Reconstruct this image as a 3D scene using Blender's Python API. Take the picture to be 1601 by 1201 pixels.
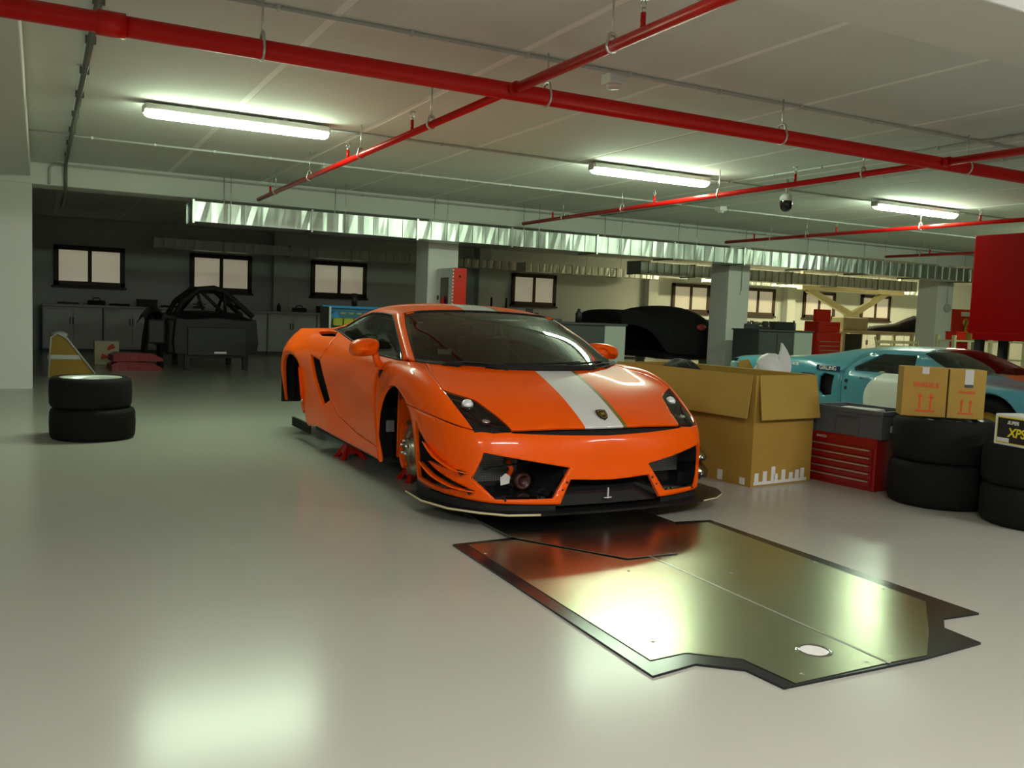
import bpy, bmesh, math, random
from mathutils import Vector, Matrix
import numpy as np
random.seed(7)
for o in list(bpy.data.objects): bpy.data.objects.remove(o)
SC = bpy.context.scene
COL = SC.collection
# ---------------------------------------------------------------- camera
F_PX = 1407.7
AXX = Vector((0.885, -0.002, 0.465)); AXY = Vector((-0.464, -0.088, 0.882)); AXZ = Vector((0.039, -0.996, -0.079))
CAM_H = 1.2
cd = bpy.data.cameras.new('camera'); cam = bpy.data.objects.new('camera', cd); COL.objects.link(cam)
cd.sensor_width = 36.0; cd.lens = F_PX / 1601 * 36.0; cd.clip_start = 0.05; cd.clip_end = 200
# columns of rotation: camera right, up, back in world axes (rows above are world axes in camera right/down/forward)
right = Vector((AXX[0], AXY[0], AXZ[0])); down = Vector((AXX[1], AXY[1], AXZ[1])); fwd = Vector((AXX[2], AXY[2], AXZ[2]))
fwd.normalize(); right = (right - fwd * right.dot(fwd)).normalized(); up = right.cross(fwd)
cam.matrix_world = Matrix(((right.x, up.x, -fwd.x, 0), (right.y, up.y, -fwd.y, 0), (right.z, up.z, -fwd.z, CAM_H), (0, 0, 0, 1)))
SC.camera = cam
# ---------------------------------------------------------------- world, exposure
w = bpy.data.worlds.new('world'); SC.world = w; w.use_nodes = True
w.node_tree.nodes['Background'].inputs[0].default_value = (0.75, 0.85, 0.8, 1)
w.node_tree.nodes['Background'].inputs[1].default_value = 0.006
SC.view_settings.view_transform = 'Standard'; SC.view_settings.look = 'None'
SC.view_settings.gamma = 1.0; SC.view_settings.use_curve_mapping = False
SC.view_settings.exposure = 0.0
LAMP_W = (0.77, 1.0, 0.70); LAMP_E = 75.0        # cold green tubes in view
FILL_W = (1.0, 0.96, 0.92); FILL_E = 130.0        # added fill tubes out of view, standing in for a camera flash
BACK_W = (1.0, 0.90, 0.50); BACK_E = 190.0        # warm tubes at the far right benches

# ---------------------------------------------------------------- helpers
MATS = {}
def mat(name, col, rough=0.5, metal=0.0, noise=0.0, nscale=8.0, bump=0.0, bscale=60.0, coat=0.0, emit=None, estr=0.0,
        trans=0.0, alpha=1.0, spec=0.5, ior=1.45, rnoise=0.0):
    if name in MATS: return MATS[name]
    m = bpy.data.materials.new(name); m.use_nodes = True
    nt = m.node_tree; b = nt.nodes['Principled BSDF']
    b.inputs['Base Color'].default_value = (*col, 1); b.inputs['Roughness'].default_value = rough
    b.inputs['Metallic'].default_value = metal; b.inputs['Coat Weight'].default_value = coat
    b.inputs['Coat Roughness'].default_value = 0.04
    b.inputs['Specular IOR Level'].default_value = spec; b.inputs['IOR'].default_value = ior
    b.inputs['Transmission Weight'].default_value = trans; b.inputs['Alpha'].default_value = alpha
    if emit: b.inputs['Emission Color'].default_value = (*emit, 1); b.inputs['Emission Strength'].default_value = estr
    if noise > 0 or bump > 0 or rnoise > 0:
        tc = nt.nodes.new('ShaderNodeTexCoord')
    if noise > 0 or rnoise > 0:
        n = nt.nodes.new('ShaderNodeTexNoise'); n.inputs['Scale'].default_value = nscale; n.inputs['Detail'].default_value = 3
        nt.links.new(tc.outputs['Object'], n.inputs['Vector'])
    if noise > 0:
        r = nt.nodes.new('ShaderNodeMapRange'); r.inputs['From Min'].default_value = 0.1; r.inputs['From Max'].default_value = 0.9
        r.inputs['To Min'].default_value = 1 - noise; r.inputs['To Max'].default_value = 1 + noise
        nt.links.new(n.outputs['Fac'], r.inputs['Value'])
        mx = nt.nodes.new('ShaderNodeVectorMath'); mx.operation = 'SCALE'; mx.inputs[0].default_value = col
        nt.links.new(r.outputs['Result'], mx.inputs['Scale']); nt.links.new(mx.outputs[0], b.inputs['Base Color'])
    if rnoise > 0:
        r2 = nt.nodes.new('ShaderNodeMapRange'); r2.inputs['From Min'].default_value = 0.1; r2.inputs['From Max'].default_value = 0.9
        r2.inputs['To Min'].default_value = max(0.02, rough - rnoise); r2.inputs['To Max'].default_value = rough + rnoise
        nt.links.new(n.outputs['Fac'], r2.inputs['Value']); nt.links.new(r2.outputs['Result'], b.inputs['Roughness'])
    if bump > 0:
        n2 = nt.nodes.new('ShaderNodeTexNoise'); n2.inputs['Scale'].default_value = bscale; n2.inputs['Detail'].default_value = 3
        nt.links.new(tc.outputs['Object'], n2.inputs['Vector'])
        bp = nt.nodes.new('ShaderNodeBump'); bp.inputs['Strength'].default_value = bump; bp.inputs['Distance'].default_value = 0.01
        nt.links.new(n2.outputs['Fac'], bp.inputs['Height']); nt.links.new(bp.outputs['Normal'], b.inputs['Normal'])
    MATS[name] = m; return m

def mm(name): return MATS[name]

class MB:
    """collects shapes into one bmesh; build() links it as ONE mesh object"""
    def __init__(s): s.bm = bmesh.new()
    def _xf(s, vs, M):
        if M is not None:
            for v in vs: v.co = M @ v.co
    def box(s, x0, x1, y0, y1, z0, z1, bev=0.0, M=None, mi=0):
        r = bmesh.ops.create_cube(s.bm, size=1.0)
        vs = r['verts']
        for v in vs:
            v.co = Vector(((x0 + x1) / 2 + v.co.x * (x1 - x0), (y0 + y1) / 2 + v.co.y * (y1 - y0), (z0 + z1) / 2 + v.co.z * (z1 - z0)))
        fs = {f for v in vs for f in v.link_faces}
        for f in fs: f.material_index = mi
        if bev > 0:
            es = list({e for v in vs for e in v.link_edges})
            rr = bmesh.ops.bevel(s.bm, geom=es, offset=bev, segments=2, affect='EDGES', profile=0.5)
            vs = list({v for f in rr['faces'] for v in f.verts} | {v for v in vs if v.is_valid})
        s._xf(vs, M); return s
    def tube(s, pts, r, n=12, closed=False, cap=True, mi=0):
        pts = [Vector(p) for p in pts]; rs = r if isinstance(r, (list, tuple)) else [r] * len(pts)
        rings = []; N = len(pts); prev = None
        for i, p in enumerate(pts):
            if closed: t = (pts[(i + 1) % N] - pts[i - 1])
            else: t = pts[min(i + 1, N - 1)] - pts[max(i - 1, 0)]
            t.normalize()
            if prev is None:
                a = Vector((0, 0, 1)) if abs(t.z) < 0.9 else Vector((1, 0, 0))
                u = t.cross(a).normalized()
            else:
                u = (prev - t * prev.dot(t)).normalized()
            prev = u; v = t.cross(u)
            rings.append([s.bm.verts.new(p + (u * math.cos(2 * math.pi * k / n) + v * math.sin(2 * math.pi * k / n)) * rs[i]) for k in range(n)])
        M = N if closed else N - 1
        for i in range(M):
            A, B = rings[i], rings[(i + 1) % N]
            for k in range(n):
                f = s.bm.faces.new((A[k], A[(k + 1) % n], B[(k + 1) % n], B[k])); f.smooth = True; f.material_index = mi
        if cap and not closed:
            s.bm.faces.new(rings[0][::-1]).material_index = mi; s.bm.faces.new(rings[-1]).material_index = mi
        return s
    def cyl(s, p0, p1, r, n=20, mi=0): return s.tube([p0, p1], r, n, mi=mi)
    def lathe(s, prof, n=40, M=None, mi=0, smooth=True, close=False):
        """prof: (radius, z) list about the z axis"""
        rings = []; vs = []
        for (r, z) in prof:
            ring = [s.bm.verts.new((r * math.cos(2 * math.pi * k / n), r * math.sin(2 * math.pi * k / n), z)) for k in range(n)]
            rings.append(ring); vs += ring
        L = len(rings)
        for i in range(L if close else L - 1):
            A, B = rings[i], rings[(i + 1) % L]
            for k in range(n):
                f = s.bm.faces.new((A[k], A[(k + 1) % n], B[(k + 1) % n], B[k])); f.smooth = smooth; f.material_index = mi
        s._xf(vs, M); return s
    def disc(s, r, z, n=32, M=None, mi=0):
        vs = [s.bm.verts.new((r * math.cos(2 * math.pi * k / n), r * math.sin(2 * math.pi * k / n), z)) for k in range(n)]
        f = s.bm.faces.new(vs); f.material_index = mi; s._xf(vs, M); return s
    def prism(s, poly, z0, z1, M=None, mi=0):
        """extrude a 2D polygon (x,y) from z0 to z1"""
        A = [s.bm.verts.new((p[0], p[1], z0)) for p in poly]; B = [s.bm.verts.new((p[0], p[1], z1)) for p in poly]
        n = len(poly); fs = [s.bm.faces.new(A[::-1]), s.bm.faces.new(B)]
        for i in range(n): fs.append(s.bm.faces.new((A[i], A[(i + 1) % n], B[(i + 1) % n], B[i])))
        for f in fs: f.material_index = mi
        s._xf(A + B, M); return s
    def quad(s, *pts, mi=0):
        f = s.bm.faces.new([s.bm.verts.new(p) for p in pts]); f.material_index = mi; return s
    def grid(s, G, mi=0, smooth=True):
        V = [[s.bm.verts.new(p) for p in row] for row in G]
        for i in range(len(V) - 1):
            for j in range(len(V[0]) - 1):
                f = s.bm.faces.new((V[i][j], V[i + 1][j], V[i + 1][j + 1], V[i][j + 1])); f.smooth = smooth; f.material_index = mi
        return s
    def sphere(s, c, r, sx=1, sy=1, sz=1, n=20, mi=0):
        res = bmesh.ops.create_uvsphere(s.bm, u_segments=n, v_segments=n // 2, radius=r)
        for v in res['verts']: v.co = Vector((v.co.x * sx + c[0], v.co.y * sy + c[1], v.co.z * sz + c[2]))
        for f in {f for v in res['verts'] for f in v.link_faces}: f.smooth = True; f.material_index = mi
        return s
    def build(s, name, mats, parent=None, recalc=True):
        if recalc: bmesh.ops.recalc_face_normals(s.bm, faces=s.bm.faces[:])
        me = bpy.data.meshes.new(name); s.bm.to_mesh(me); s.bm.free()
        for m in (mats if isinstance(mats, (list, tuple)) else [mats]): me.materials.append(m)
        o = bpy.data.objects.new(name, me); COL.objects.link(o)
        if parent is not None: o.parent = parent
        return o

def tag(o, label, cat, group=None):
    o['label'] = label; o['category'] = cat
    if group: o['group'] = group
    return o
def thing(name, label, cat, loc=(0, 0, 0), rz=0.0, group=None):
    o = bpy.data.objects.new(name, None); COL.objects.link(o); o.empty_display_size = 0.1
    o.location = loc; o.rotation_euler = (0, 0, rz); return tag(o, label, cat, group)
def struct(o): o['kind'] = 'structure'; return o
def dup(root, loc=None, rz=None, label=None, parent=None):
    r = root.copy(); COL.objects.link(r)
    if parent is not None: r.parent = parent
    if loc is not None: r.location = loc
    if rz is not None: r.rotation_euler = (0, 0, rz)
    if label: r['label'] = label
    for c in list(root.children):
        k = c.copy(); COL.objects.link(k); k.parent = r
        for g in list(c.children):
            q = g.copy(); COL.objects.link(q); q.parent = k
    return r
def text_obj(name, body, size, M, m, parent, shear=0.0, depth=0.001, align='CENTER', bold=0.0):
    cu = bpy.data.curves.new(name, 'FONT'); cu.body = body; cu.size = size; cu.align_x = align; cu.align_y = 'CENTER'
    cu.extrude = depth; cu.shear = shear; cu.offset = bold
    t = bpy.data.objects.new(name + '_tmp', cu); COL.objects.link(t)
    bpy.context.view_layer.update()
    me = bpy.data.meshes.new_from_object(t.evaluated_get(bpy.context.evaluated_depsgraph_get()))
    bpy.data.objects.remove(t); bpy.data.curves.remove(cu)
    me.transform(M); me.materials.clear(); me.materials.append(m)
    o = bpy.data.objects.new(name, me); COL.objects.link(o); o.parent = parent
    return o
def frame_M(o, ex, ey):
    """matrix mapping text plane (x right, y up) to world with origin o"""
    ex = Vector(ex).normalized(); ey = Vector(ey).normalized(); ez = ex.cross(ey)
    return Matrix(((ex.x, ey.x, ez.x, o[0]), (ex.y, ey.y, ez.y, o[1]), (ex.z, ey.z, ez.z, o[2]), (0, 0, 0, 1)))
# ---------------------------------------------------------------- materials of the place
def floor_mat():
    m = mat('floor_paint', (0.385, 0.385, 0.335), 0.20, spec=0.22, nscale=0.8, rnoise=0.03)
    return m
floor_mat()
mat('ceiling_paint', (0.71, 0.73, 0.69), 0.85, noise=0.03, nscale=3.0, bump=0.08, bscale=90)
mat('joint_paint', (0.93, 0.93, 0.90), 0.8, noise=0.03)
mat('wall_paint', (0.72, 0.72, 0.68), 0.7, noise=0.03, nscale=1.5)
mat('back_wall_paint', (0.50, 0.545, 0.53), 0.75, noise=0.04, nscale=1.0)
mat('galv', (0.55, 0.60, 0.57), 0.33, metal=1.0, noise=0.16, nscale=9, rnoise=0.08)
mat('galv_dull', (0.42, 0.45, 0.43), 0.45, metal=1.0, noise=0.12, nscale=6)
mat('conduit', (0.45, 0.45, 0.42), 0.5, noise=0.05)
mat('dark_conduit', (0.16, 0.17, 0.15), 0.4, metal=0.6, noise=0.05)
mat('red_pipe', (0.58, 0.006, 0.004), 0.3, noise=0.08, nscale=5, spec=0.35)
mat('zinc', (0.62, 0.62, 0.58), 0.35, metal=0.9, noise=0.08)
mat('black_plastic', (0.012, 0.012, 0.012), 0.45, noise=0.1)
mat('frame_brown', (0.035, 0.018, 0.010), 0.5, noise=0.1)
mat('white_plastic', (0.75, 0.75, 0.72), 0.45, noise=0.02)
mat('diffuser', (0.9, 0.9, 0.9), 0.4, emit=LAMP_W, estr=LAMP_E)
mat('diffuser_fill', (0.9, 0.9, 0.9), 0.4, emit=FILL_W, estr=FILL_E)
mat('diffuser_back', (0.9, 0.9, 0.9), 0.4, emit=BACK_W, estr=BACK_E)
mat('diffuser_off', (0.55, 0.55, 0.5), 0.4, noise=0.03)

ZC = 2.88                                         # ceiling
fl = struct(MB().box(-7, 31, -5, 22.2, -0.2, 0).build('floor', mm('floor_paint')))
# ceiling slab with precast planks hanging under it, joints filled flush and painted lighter
cl = struct(MB().box(-7, 31, -5, 22.2, ZC + 0.0025, ZC + 0.25).build('ceiling', mm('joint_paint')))
PW = 1.23; X0 = 2.765 - 3 * PW
def planks(y0, y1, k0, k1, name):
    me = None
    for k in range(k0, k1):
        g = 0.028
        if me is None:
            o = MB().box(g, PW - g, y0, y1, ZC, ZC + 0.006, bev=0.0015).build(name, mm('ceiling_paint'), cl); me = o.data
        else:
            o = bpy.data.objects.new(name, me); COL.objects.link(o); o.parent = cl
        o.location.x = X0 + k * PW
planks(3.25, 12.9, 0, 26, 'ceiling_plank')
planks(-5, 2.69, -4, 26, 'ceiling_plank')
planks(13.4, 22.0, -4, 26, 'ceiling_plank')
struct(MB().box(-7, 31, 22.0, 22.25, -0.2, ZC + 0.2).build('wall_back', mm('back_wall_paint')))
struct(MB().box(-7.2, -7, -5, 22.2, -0.2, ZC + 0.2).build('wall_left', mm('wall_paint')))
struct(MB().box(31, 31.2, -5, 22.2, -0.2, ZC + 0.2).build('wall_right', mm('wall_paint')))
struct(MB().box(-7, 31, -5.2, -5, -0.2, ZC + 0.2).build('wall_front', mm('wall_paint')))
struct(MB().box(-7, -0.075, 12.9, 13.35, 0, 2.57).build('wall_partition', mm('wall_paint')))
struct(MB().box(-7, 31, 12.9, 13.38, 2.57, ZC + 0.02, bev=0.01).build('beam', mm('wall_paint')))
struct(MB().box(-1.3, -0.09, 3.25, 12.9, 2.665, ZC + 0.02, bev=0.01).build('beam', mm('wall_paint')))
struct(MB().box(-7, 31, 2.69, 3.25, 2.66, ZC + 0.02, bev=0.01).build('beam', mm('wall_paint')))
for cx in (5.27, 11.21, 16.98, 22.8):
    o = struct(MB().box(cx, cx + 0.505, 12.9, 13.4, 0, 2.57, bev=0.012).build('column', mm('wall_paint')))
    # conduit drop with switch on the front face
    if cx > 6:
        MB().cyl((cx + 0.3, 12.888, 1.75 if cx < 15 else 1.72), (cx + 0.3, 12.888, 2.57), 0.011, 8).build('conduit', mm('conduit'), o)
        if cx < 15: MB().box(cx + 0.27, cx + 0.33, 12.86, 12.9, 1.70, 1.76, bev=0.006).build('switch', mm('white_plastic'), o)
        else:
            MB().lathe([(0.001, 0), (0.085, 0), (0.085, 0.05), (0.06, 0.07), (0.001, 0.07)], 24, Matrix.Translation((cx + 0.3, 12.9, 1.66)) @ Matrix.Rotation(math.pi / 2, 4, 'X')).build('alarm_bell', mm('conduit'), o)
# pilasters of the back wall
for k, px_ in enumerate((4.95, 10.35, 15.9, 21.4)):
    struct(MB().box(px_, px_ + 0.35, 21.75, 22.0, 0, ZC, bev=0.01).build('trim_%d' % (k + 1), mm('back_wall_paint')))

# windows of the back wall, frosted panes lit from outside
def pane_mat(name, c, s):
    m = mat(name, (0.5, 0.47, 0.42), 0.22, emit=c, estr=s, spec=0.6)
    nt = m.node_tree; b = nt.nodes['Principled BSDF']; tc = nt.nodes.new('ShaderNodeTexCoord'); n = nt.nodes.new('ShaderNodeTexNoise')
    n.inputs['Scale'].default_value = 1.6; nt.links.new(tc.outputs['Object'], n.inputs['Vector'])
    r = nt.nodes.new('ShaderNodeMapRange'); r.inputs['To Min'].default_value = s * 0.75; r.inputs['To Max'].default_value = s * 1.25
    nt.links.new(n.outputs['Fac'], r.inputs['Value']); nt.links.new(r.outputs['Result'], b.inputs['Emission Strength'])
    return m
pane_mat('frosted_pane', (0.95, 0.84, 0.58), 0.20)
WX = [(0.28, 1.70), (3.08, 4.48), (5.9, 7.32), (11.45, 12.86), (16.92, 18.36), (19.62, 21.06), (22.31, 23.76), (25.0, 26.46)]
for k, (a, b_) in enumerate(WX):
    z0, z1 = 1.415, 2.285; t = 0.10
    wm = MB()
    for (p, q, r_, s_) in ((a, b_, z0, z0 + t), (a, b_, z1 - t, z1), (a, a + t, z0, z1), (b_ - t, b_, z0, z1)):
        wm.box(p, q, 21.93, 22.0, r_, s_, bev=0.008)
    wo = struct(wm.build('window_%d' % (k + 1), mm('frame_brown')))
    c = (a + b_) / 2
    MB().box(c - 0.04, c + 0.04, 21.94, 22.0, z0 + t, z1 - t, bev=0.006).build('mullion', mm('frame_brown'), wo)
    for (p, q) in ((a + t, c - 0.04), (c + 0.04, b_ - t)):
        MB().box(p, q, 21.975, 21.995, z0 + t, z1 - t).build('pane', mm('frosted_pane'), wo)
    MB().box(a - 0.04, b_ + 0.04, 21.9, 22.0, z0 - 0.05, z0, bev=0.008).build('window_sill', mm('frame_brown'), wo)
# ---------------------------------------------------------------- lamps
def make_lamp(label, cat_, loc, m, L=1.6):
    t = thing('tube_light', label, 'ceiling light', loc, 0, 'fluorescent tube lights on the ceiling')
    b = MB(); b.box(-L / 2, L / 2, -0.075, 0.075, 0.045, 0.10, bev=0.012); b.build('housing', mm('white_plastic'), t)
    d = MB(); n = 10; G = []
    xs = [-L / 2 + 0.005, -L / 2 + 0.03] + [-L / 2 + 0.1 + i * (L - 0.2) / 6 for i in range(7)] + [L / 2 - 0.03, L / 2 - 0.005]
    for i, x in enumerate(xs):
        k = 0.72 if i in (0, len(xs) - 1) else (0.93 if i in (1, len(xs) - 2) else 1.0)
        G.append([(x, -0.072 * k * math.cos(math.pi * j / n), 0.046 - 0.062 * k * math.sin(math.pi * j / n)) for j in range(n + 1)])
    d.grid(G)
    d.bm.faces.new([d.bm.verts.new(p) for p in G[0]]); d.bm.faces.new([d.bm.verts.new(p) for p in G[-1]])
    d.build('diffuser', m, t)
    for s in (-1, 1): MB().box(s * L / 2 - 0.014, s * L / 2 + 0.014, -0.05, 0.05, 0.02, 0.085, bev=0.006).build('end_cap', mm('conduit'), t)
    for s in (-0.5, 0.5): MB().box(s * L / 2 - 0.02, s * L / 2 + 0.02, -0.02, 0.02, 0.09, 0.125).build('bracket', mm('zinc'), t)
    return t
ZL = ZC - 0.12
for x, l in ((1.60, 'lit tube light over the stacked tyres at left, leftmost of three'), (6.13, 'lit tube light over the orange car, middle of the three'),
             (10.55, 'lit tube light above the ceiling camera side, rightmost of three'), (15.1, 'lit tube light beyond the red hanging cabinet at right edge')):
    make_lamp(l, '', (x, 8.45, ZL), mm('diffuser'))
for x, l in ((-2.6, 'added unseen fill tube over the near bay left of the camera'), (1.6, 'added unseen fill tube over the near bay above the camera'), (6.13, 'added unseen fill tube over the near bay right of the camera')):
    make_lamp(l, '', (x, 0.35, ZL), mm('diffuser_fill'))  # unseen row added to brighten the near floor and car front
for x, y, l in ((18.0, 19.0, 'warm tube light over the far benches nearest the covered car'), (22.2, 19.0, 'warm tube light over the far benches behind the red tool chest'),
             (26.4, 19.0, 'warm tube light over the far benches at far right')):
    make_lamp(l, '', (x, y, ZL), mm('diffuser_back'))

# ---------------------------------------------------------------- conduits on the ceiling
def conduit(name, label, pts, r, m, clips, ax):
    t = thing(name, label, 'conduit')
    MB().tube(pts, r, 10).build('pipe', m, t)
    me = None
    for p in clips:
        if me is None:
            c = MB()
            if ax == 'x': c.box(-0.012, 0.012, -r * 1.5, r * 1.5, -r * 1.3, r * 1.1, bev=0.003)
            else: c.box(-r * 1.5, r * 1.5, -0.012, 0.012, -r * 1.3, r * 1.1, bev=0.003)
            o = c.build('clip', m, t); me = o.data
        else:
            o = bpy.data.objects.new('clip', me); COL.objects.link(o); o.parent = t
        o.location = p
def xs(a, b, s): return [a + i * s for i in range(int((b - a) / s) + 1)]
Zc = ZC - 0.016
conduit('electrical_conduit', 'grey conduit across ceiling above the thick red main pipe', [(-0.1, 5.28, Zc), (28, 5.28, Zc)], 0.013, mm('conduit'), [(x, 5.28, Zc) for x in xs(0.4, 24, 0.8)], 'x')
conduit('electrical_conduit', 'thin grey conduit joining the three lit tube lights', [(2.45, 8.56, Zc), (28, 8.56, Zc)], 0.011, mm('conduit'), [(x, 8.56, Zc) for x in xs(2.7, 24, 0.9)], 'x')
conduit('electrical_conduit', 'white clipped conduit across ceiling between the lights and the duct', [(-0.1, 10.65, Zc), (28, 10.65, Zc)], 0.012, mm('white_plastic'), [(x, 10.65, Zc) for x in xs(0.5, 24, 0.62)], 'x')
conduit('electrical_conduit', 'grey conduit along the top of the white cross beam', [(0.12, 12.878, 2.58), (0.12, 12.878, 2.78), (0.14, 12.878, 2.81), (0.18, 12.878, 2.83), (28, 12.878, 2.83)], 0.014, mm('conduit'), [(x, 12.878, 2.83) for x in xs(0.6, 24, 1.2)], 'x')
conduit('cable_trunking', 'dark metal conduit running along ceiling by the left beam', [(0.30, 3.25, Zc - 0.02), (0.30, 12.8, Zc - 0.02), (0.30, 12.86, 2.7), (0.30, 12.86, 2.5), (0.3, 13.2, 2.5), (0.3, 14.8, 2.5)], 0.022, mm('dark_conduit'), [(0.30, y, Zc - 0.01) for y in xs(3.9, 12.5, 0.9)], 'y')
conduit('electrical_conduit', 'thin conduit running along ceiling toward the dome camera', [(7.35, 3.3, Zc), (7.35, 8.9, Zc)], 0.011, mm('conduit'), [(7.35, y, Zc) for y in xs(3.6, 8.8, 0.7)], 'y')
conduit('electrical_conduit', 'thin conduit along ceiling right of the dome camera', [(8.3, 3.3, Zc), (8.3, 12.8, Zc)], 0.011, mm('conduit'), [(8.3, y, Zc) for y in xs(3.6, 12.6, 0.7)], 'y')

# ---------------------------------------------------------------- red sprinkler pipework
ZP = 2.60
mp = thing('sprinkler_main_pipe', 'thick red sprinkler main pipe crossing the whole ceiling', 'pipe')
MB().cyl((-4.0, 5.21, ZP), (24, 5.21, ZP), 0.054, 24).build('pipe', mm('red_pipe'), mp)
for x in (0.33, 9.7): MB().cyl((x - 0.07, 5.21, ZP), (x + 0.07, 5.21, ZP), 0.064, 24).build('coupling', mm('red_pipe'), mp)
def hanger(parent, x, y, R, along):
    h = MB(); n = 20
    pts = [(math.cos(a) * (R + 0.004), math.sin(a) * (R + 0.004) + (0.035 if math.sin(a) > 0.8 else 0)) for a in [2 * math.pi * k / n for k in range(n)]]
    if along == 'x': pp = [(x, y + p[0], ZP + p[1]) for p in pts]
    else: pp = [(x + p[0], y, ZP + p[1]) for p in pts]
    h.tube(pp, 0.0085, 8, closed=True)
    o = h.build('clamp', mm('zinc'), parent)
    MB().cyl((x, y, ZP + R + 0.02), (x, y, ZC - 0.002), 0.006, 8).build('rod', mm('zinc'), o)
for x in (1.10, 2.92, 4.96, 7.1, 9.2, 11.5): hanger(mp, x, 5.21, 0.054, 'x')
for bx, l, ys, hs in ((2.645, 'red sprinkler branch pipe over the orange car roof, left branch', (3.78, 6.9, 8.6, 11.9), (4.05, 6.5, 8.2, 10.0, 11.6)),
              (6.74, 'red sprinkler branch pipe passing in front of the dome camera', (4.4, 6.85, 9.2, 11.7), (6.0, 8.0, 9.9, 11.4)),
              (10.85, 'red sprinkler branch pipe above the red hanging cabinet', (7.7, 10.1, 11.9), (8.6, 10.7, 11.5)),
              (14.95, 'red sprinkler branch pipe farthest to the right', (9.7, 11.6), (10.5, 11.8))):
    t = thing('sprinkler_branch_pipe', l, 'pipe', group='sprinkler branch pipes')
    MB().cyl((bx, 0.6, ZP), (bx, 5.154, ZP), 0.031, 18).build('pipe', mm('red_pipe'), t)
    MB().cyl((bx, 5.266, ZP), (bx, 12.62, ZP), 0.027, 18).build('pipe', mm('red_pipe'), t)
    MB().cyl((bx, 5.1, ZP), (bx, 5.154, ZP), 0.042, 18).build('tee', mm('red_pipe'), t)
    for y in ys:
        s = MB().cyl((bx, y, ZP + 0.02), (bx, y, ZP + 0.10), 0.014, 12).build('sprinkler_riser', mm('red_pipe'), t)
        h = MB(); h.cyl((bx, y, ZP + 0.10), (bx, y, ZP + 0.125), 0.011, 12)
        for sg in (-1, 1): h.tube([(bx + sg * 0.01, y, ZP + 0.12), (bx + sg * 0.017, y, ZP + 0.14), (bx + sg * 0.004, y, ZP + 0.165)], 0.003, 6)
        h.lathe([(0.001, 0.165), (0.026, 0.165), (0.026, 0.169), (0.001, 0.169)], 16, Matrix.Translation((bx, y, ZP)))
        h.build('sprinkler_head', mm('zinc'), s)
    for y in hs: hanger(t, bx, y, 0.028, 'y')

# ---------------------------------------------------------------- galvanised ducts
def duct(label, x0, x1, y0, y1, z0, z1, m, sec=1.56, ribs=7, rods=True, seed=1):
    rnd = random.Random(seed)
    t = thing('air_duct', label, 'duct')
    n = max(1, round((x1 - x0) / sec)); L = (x1 - x0) / n
    for i in range(n):
        a = x0 + i * L; b = MB(); p = L / ribs
        b.box(a, a + L, y0 + 0.012, y1, z0 + 0.004, z1 - 0.004)
        for k in range(ribs):      # stiffened front sheet: pillowed strips between folds
            xa, xb = a + k * p, a + (k + 1) * p; tl, tr, bl = (rnd.uniform(-0.006, 0.006) for _ in range(3)); yb = y0 + 0.004
            b.grid([[(xa + 0.006, yb + 0.004, z0 + 0.006), (xa + 0.006, yb + 0.004, z1 - 0.006)],
                    [(xa + p * 0.35, yb + tl, z0 + 0.006), (xa + p * 0.35, yb + tr, z1 - 0.006)],
                    [(xb - p * 0.3, yb + bl, z0 + 0.006), (xb - p * 0.3, yb + tl, z1 - 0.006)],
                    [(xb - 0.006, yb + 0.004, z0 + 0.006), (xb - 0.006, yb + 0.004, z1 - 0.006)]], smooth=False)
            b.box(xa - 0.003, xa + 0.003, y0 - 0.006, y0 + 0.02, z0, z1)
        s = b.build('duct_section', m, t, recalc=False)
        f = MB()
        for (q, r_, u, v) in ((y0 - 0.018, y1 + 0.018, z0 - 0.018, z0 + 0.004), (y0 - 0.018, y1 + 0.018, z1 - 0.004, z1 + 0.018), (y0 - 0.018, y0 + 0.004, z0, z1), (y1 - 0.004, y1 + 0.018, z0, z1)):
            f.box(a - 0.014, a + 0.014, q, r_, u, v)
        f.build('flange', m, s)
    if rods:
        for i in range(n):
            for yy in (y0 - 0.01, y1 - 0.05):
                for e in (0.30,):
                    MB().cyl((x0 + (i + e) * L, yy, z0 - 0.01), (x0 + (i + e) * L, yy, ZC), 0.005, 6).build('hanger_rod', mm('zinc'), t)
    return t
duct('long galvanised air duct with folded ribs hanging under the white beam', 1.76, 21.8, 12.3, 12.84, 2.21, 2.475, mm('galv'))
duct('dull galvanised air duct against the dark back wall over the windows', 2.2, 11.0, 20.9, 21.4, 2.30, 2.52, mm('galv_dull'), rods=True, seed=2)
duct('galvanised air duct over the back wall behind the covered car', 11.3, 15.6, 20.9, 21.4, 2.30, 2.52, mm('galv'), rods=True, seed=3)
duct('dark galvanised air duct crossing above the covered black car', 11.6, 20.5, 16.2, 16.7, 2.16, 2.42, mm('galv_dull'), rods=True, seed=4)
duct('warm lit galvanised air duct over the far right benches', 16.9, 27.5, 20.6, 21.2, 2.30, 2.52, mm('galv'), rods=True, seed=5)

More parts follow.
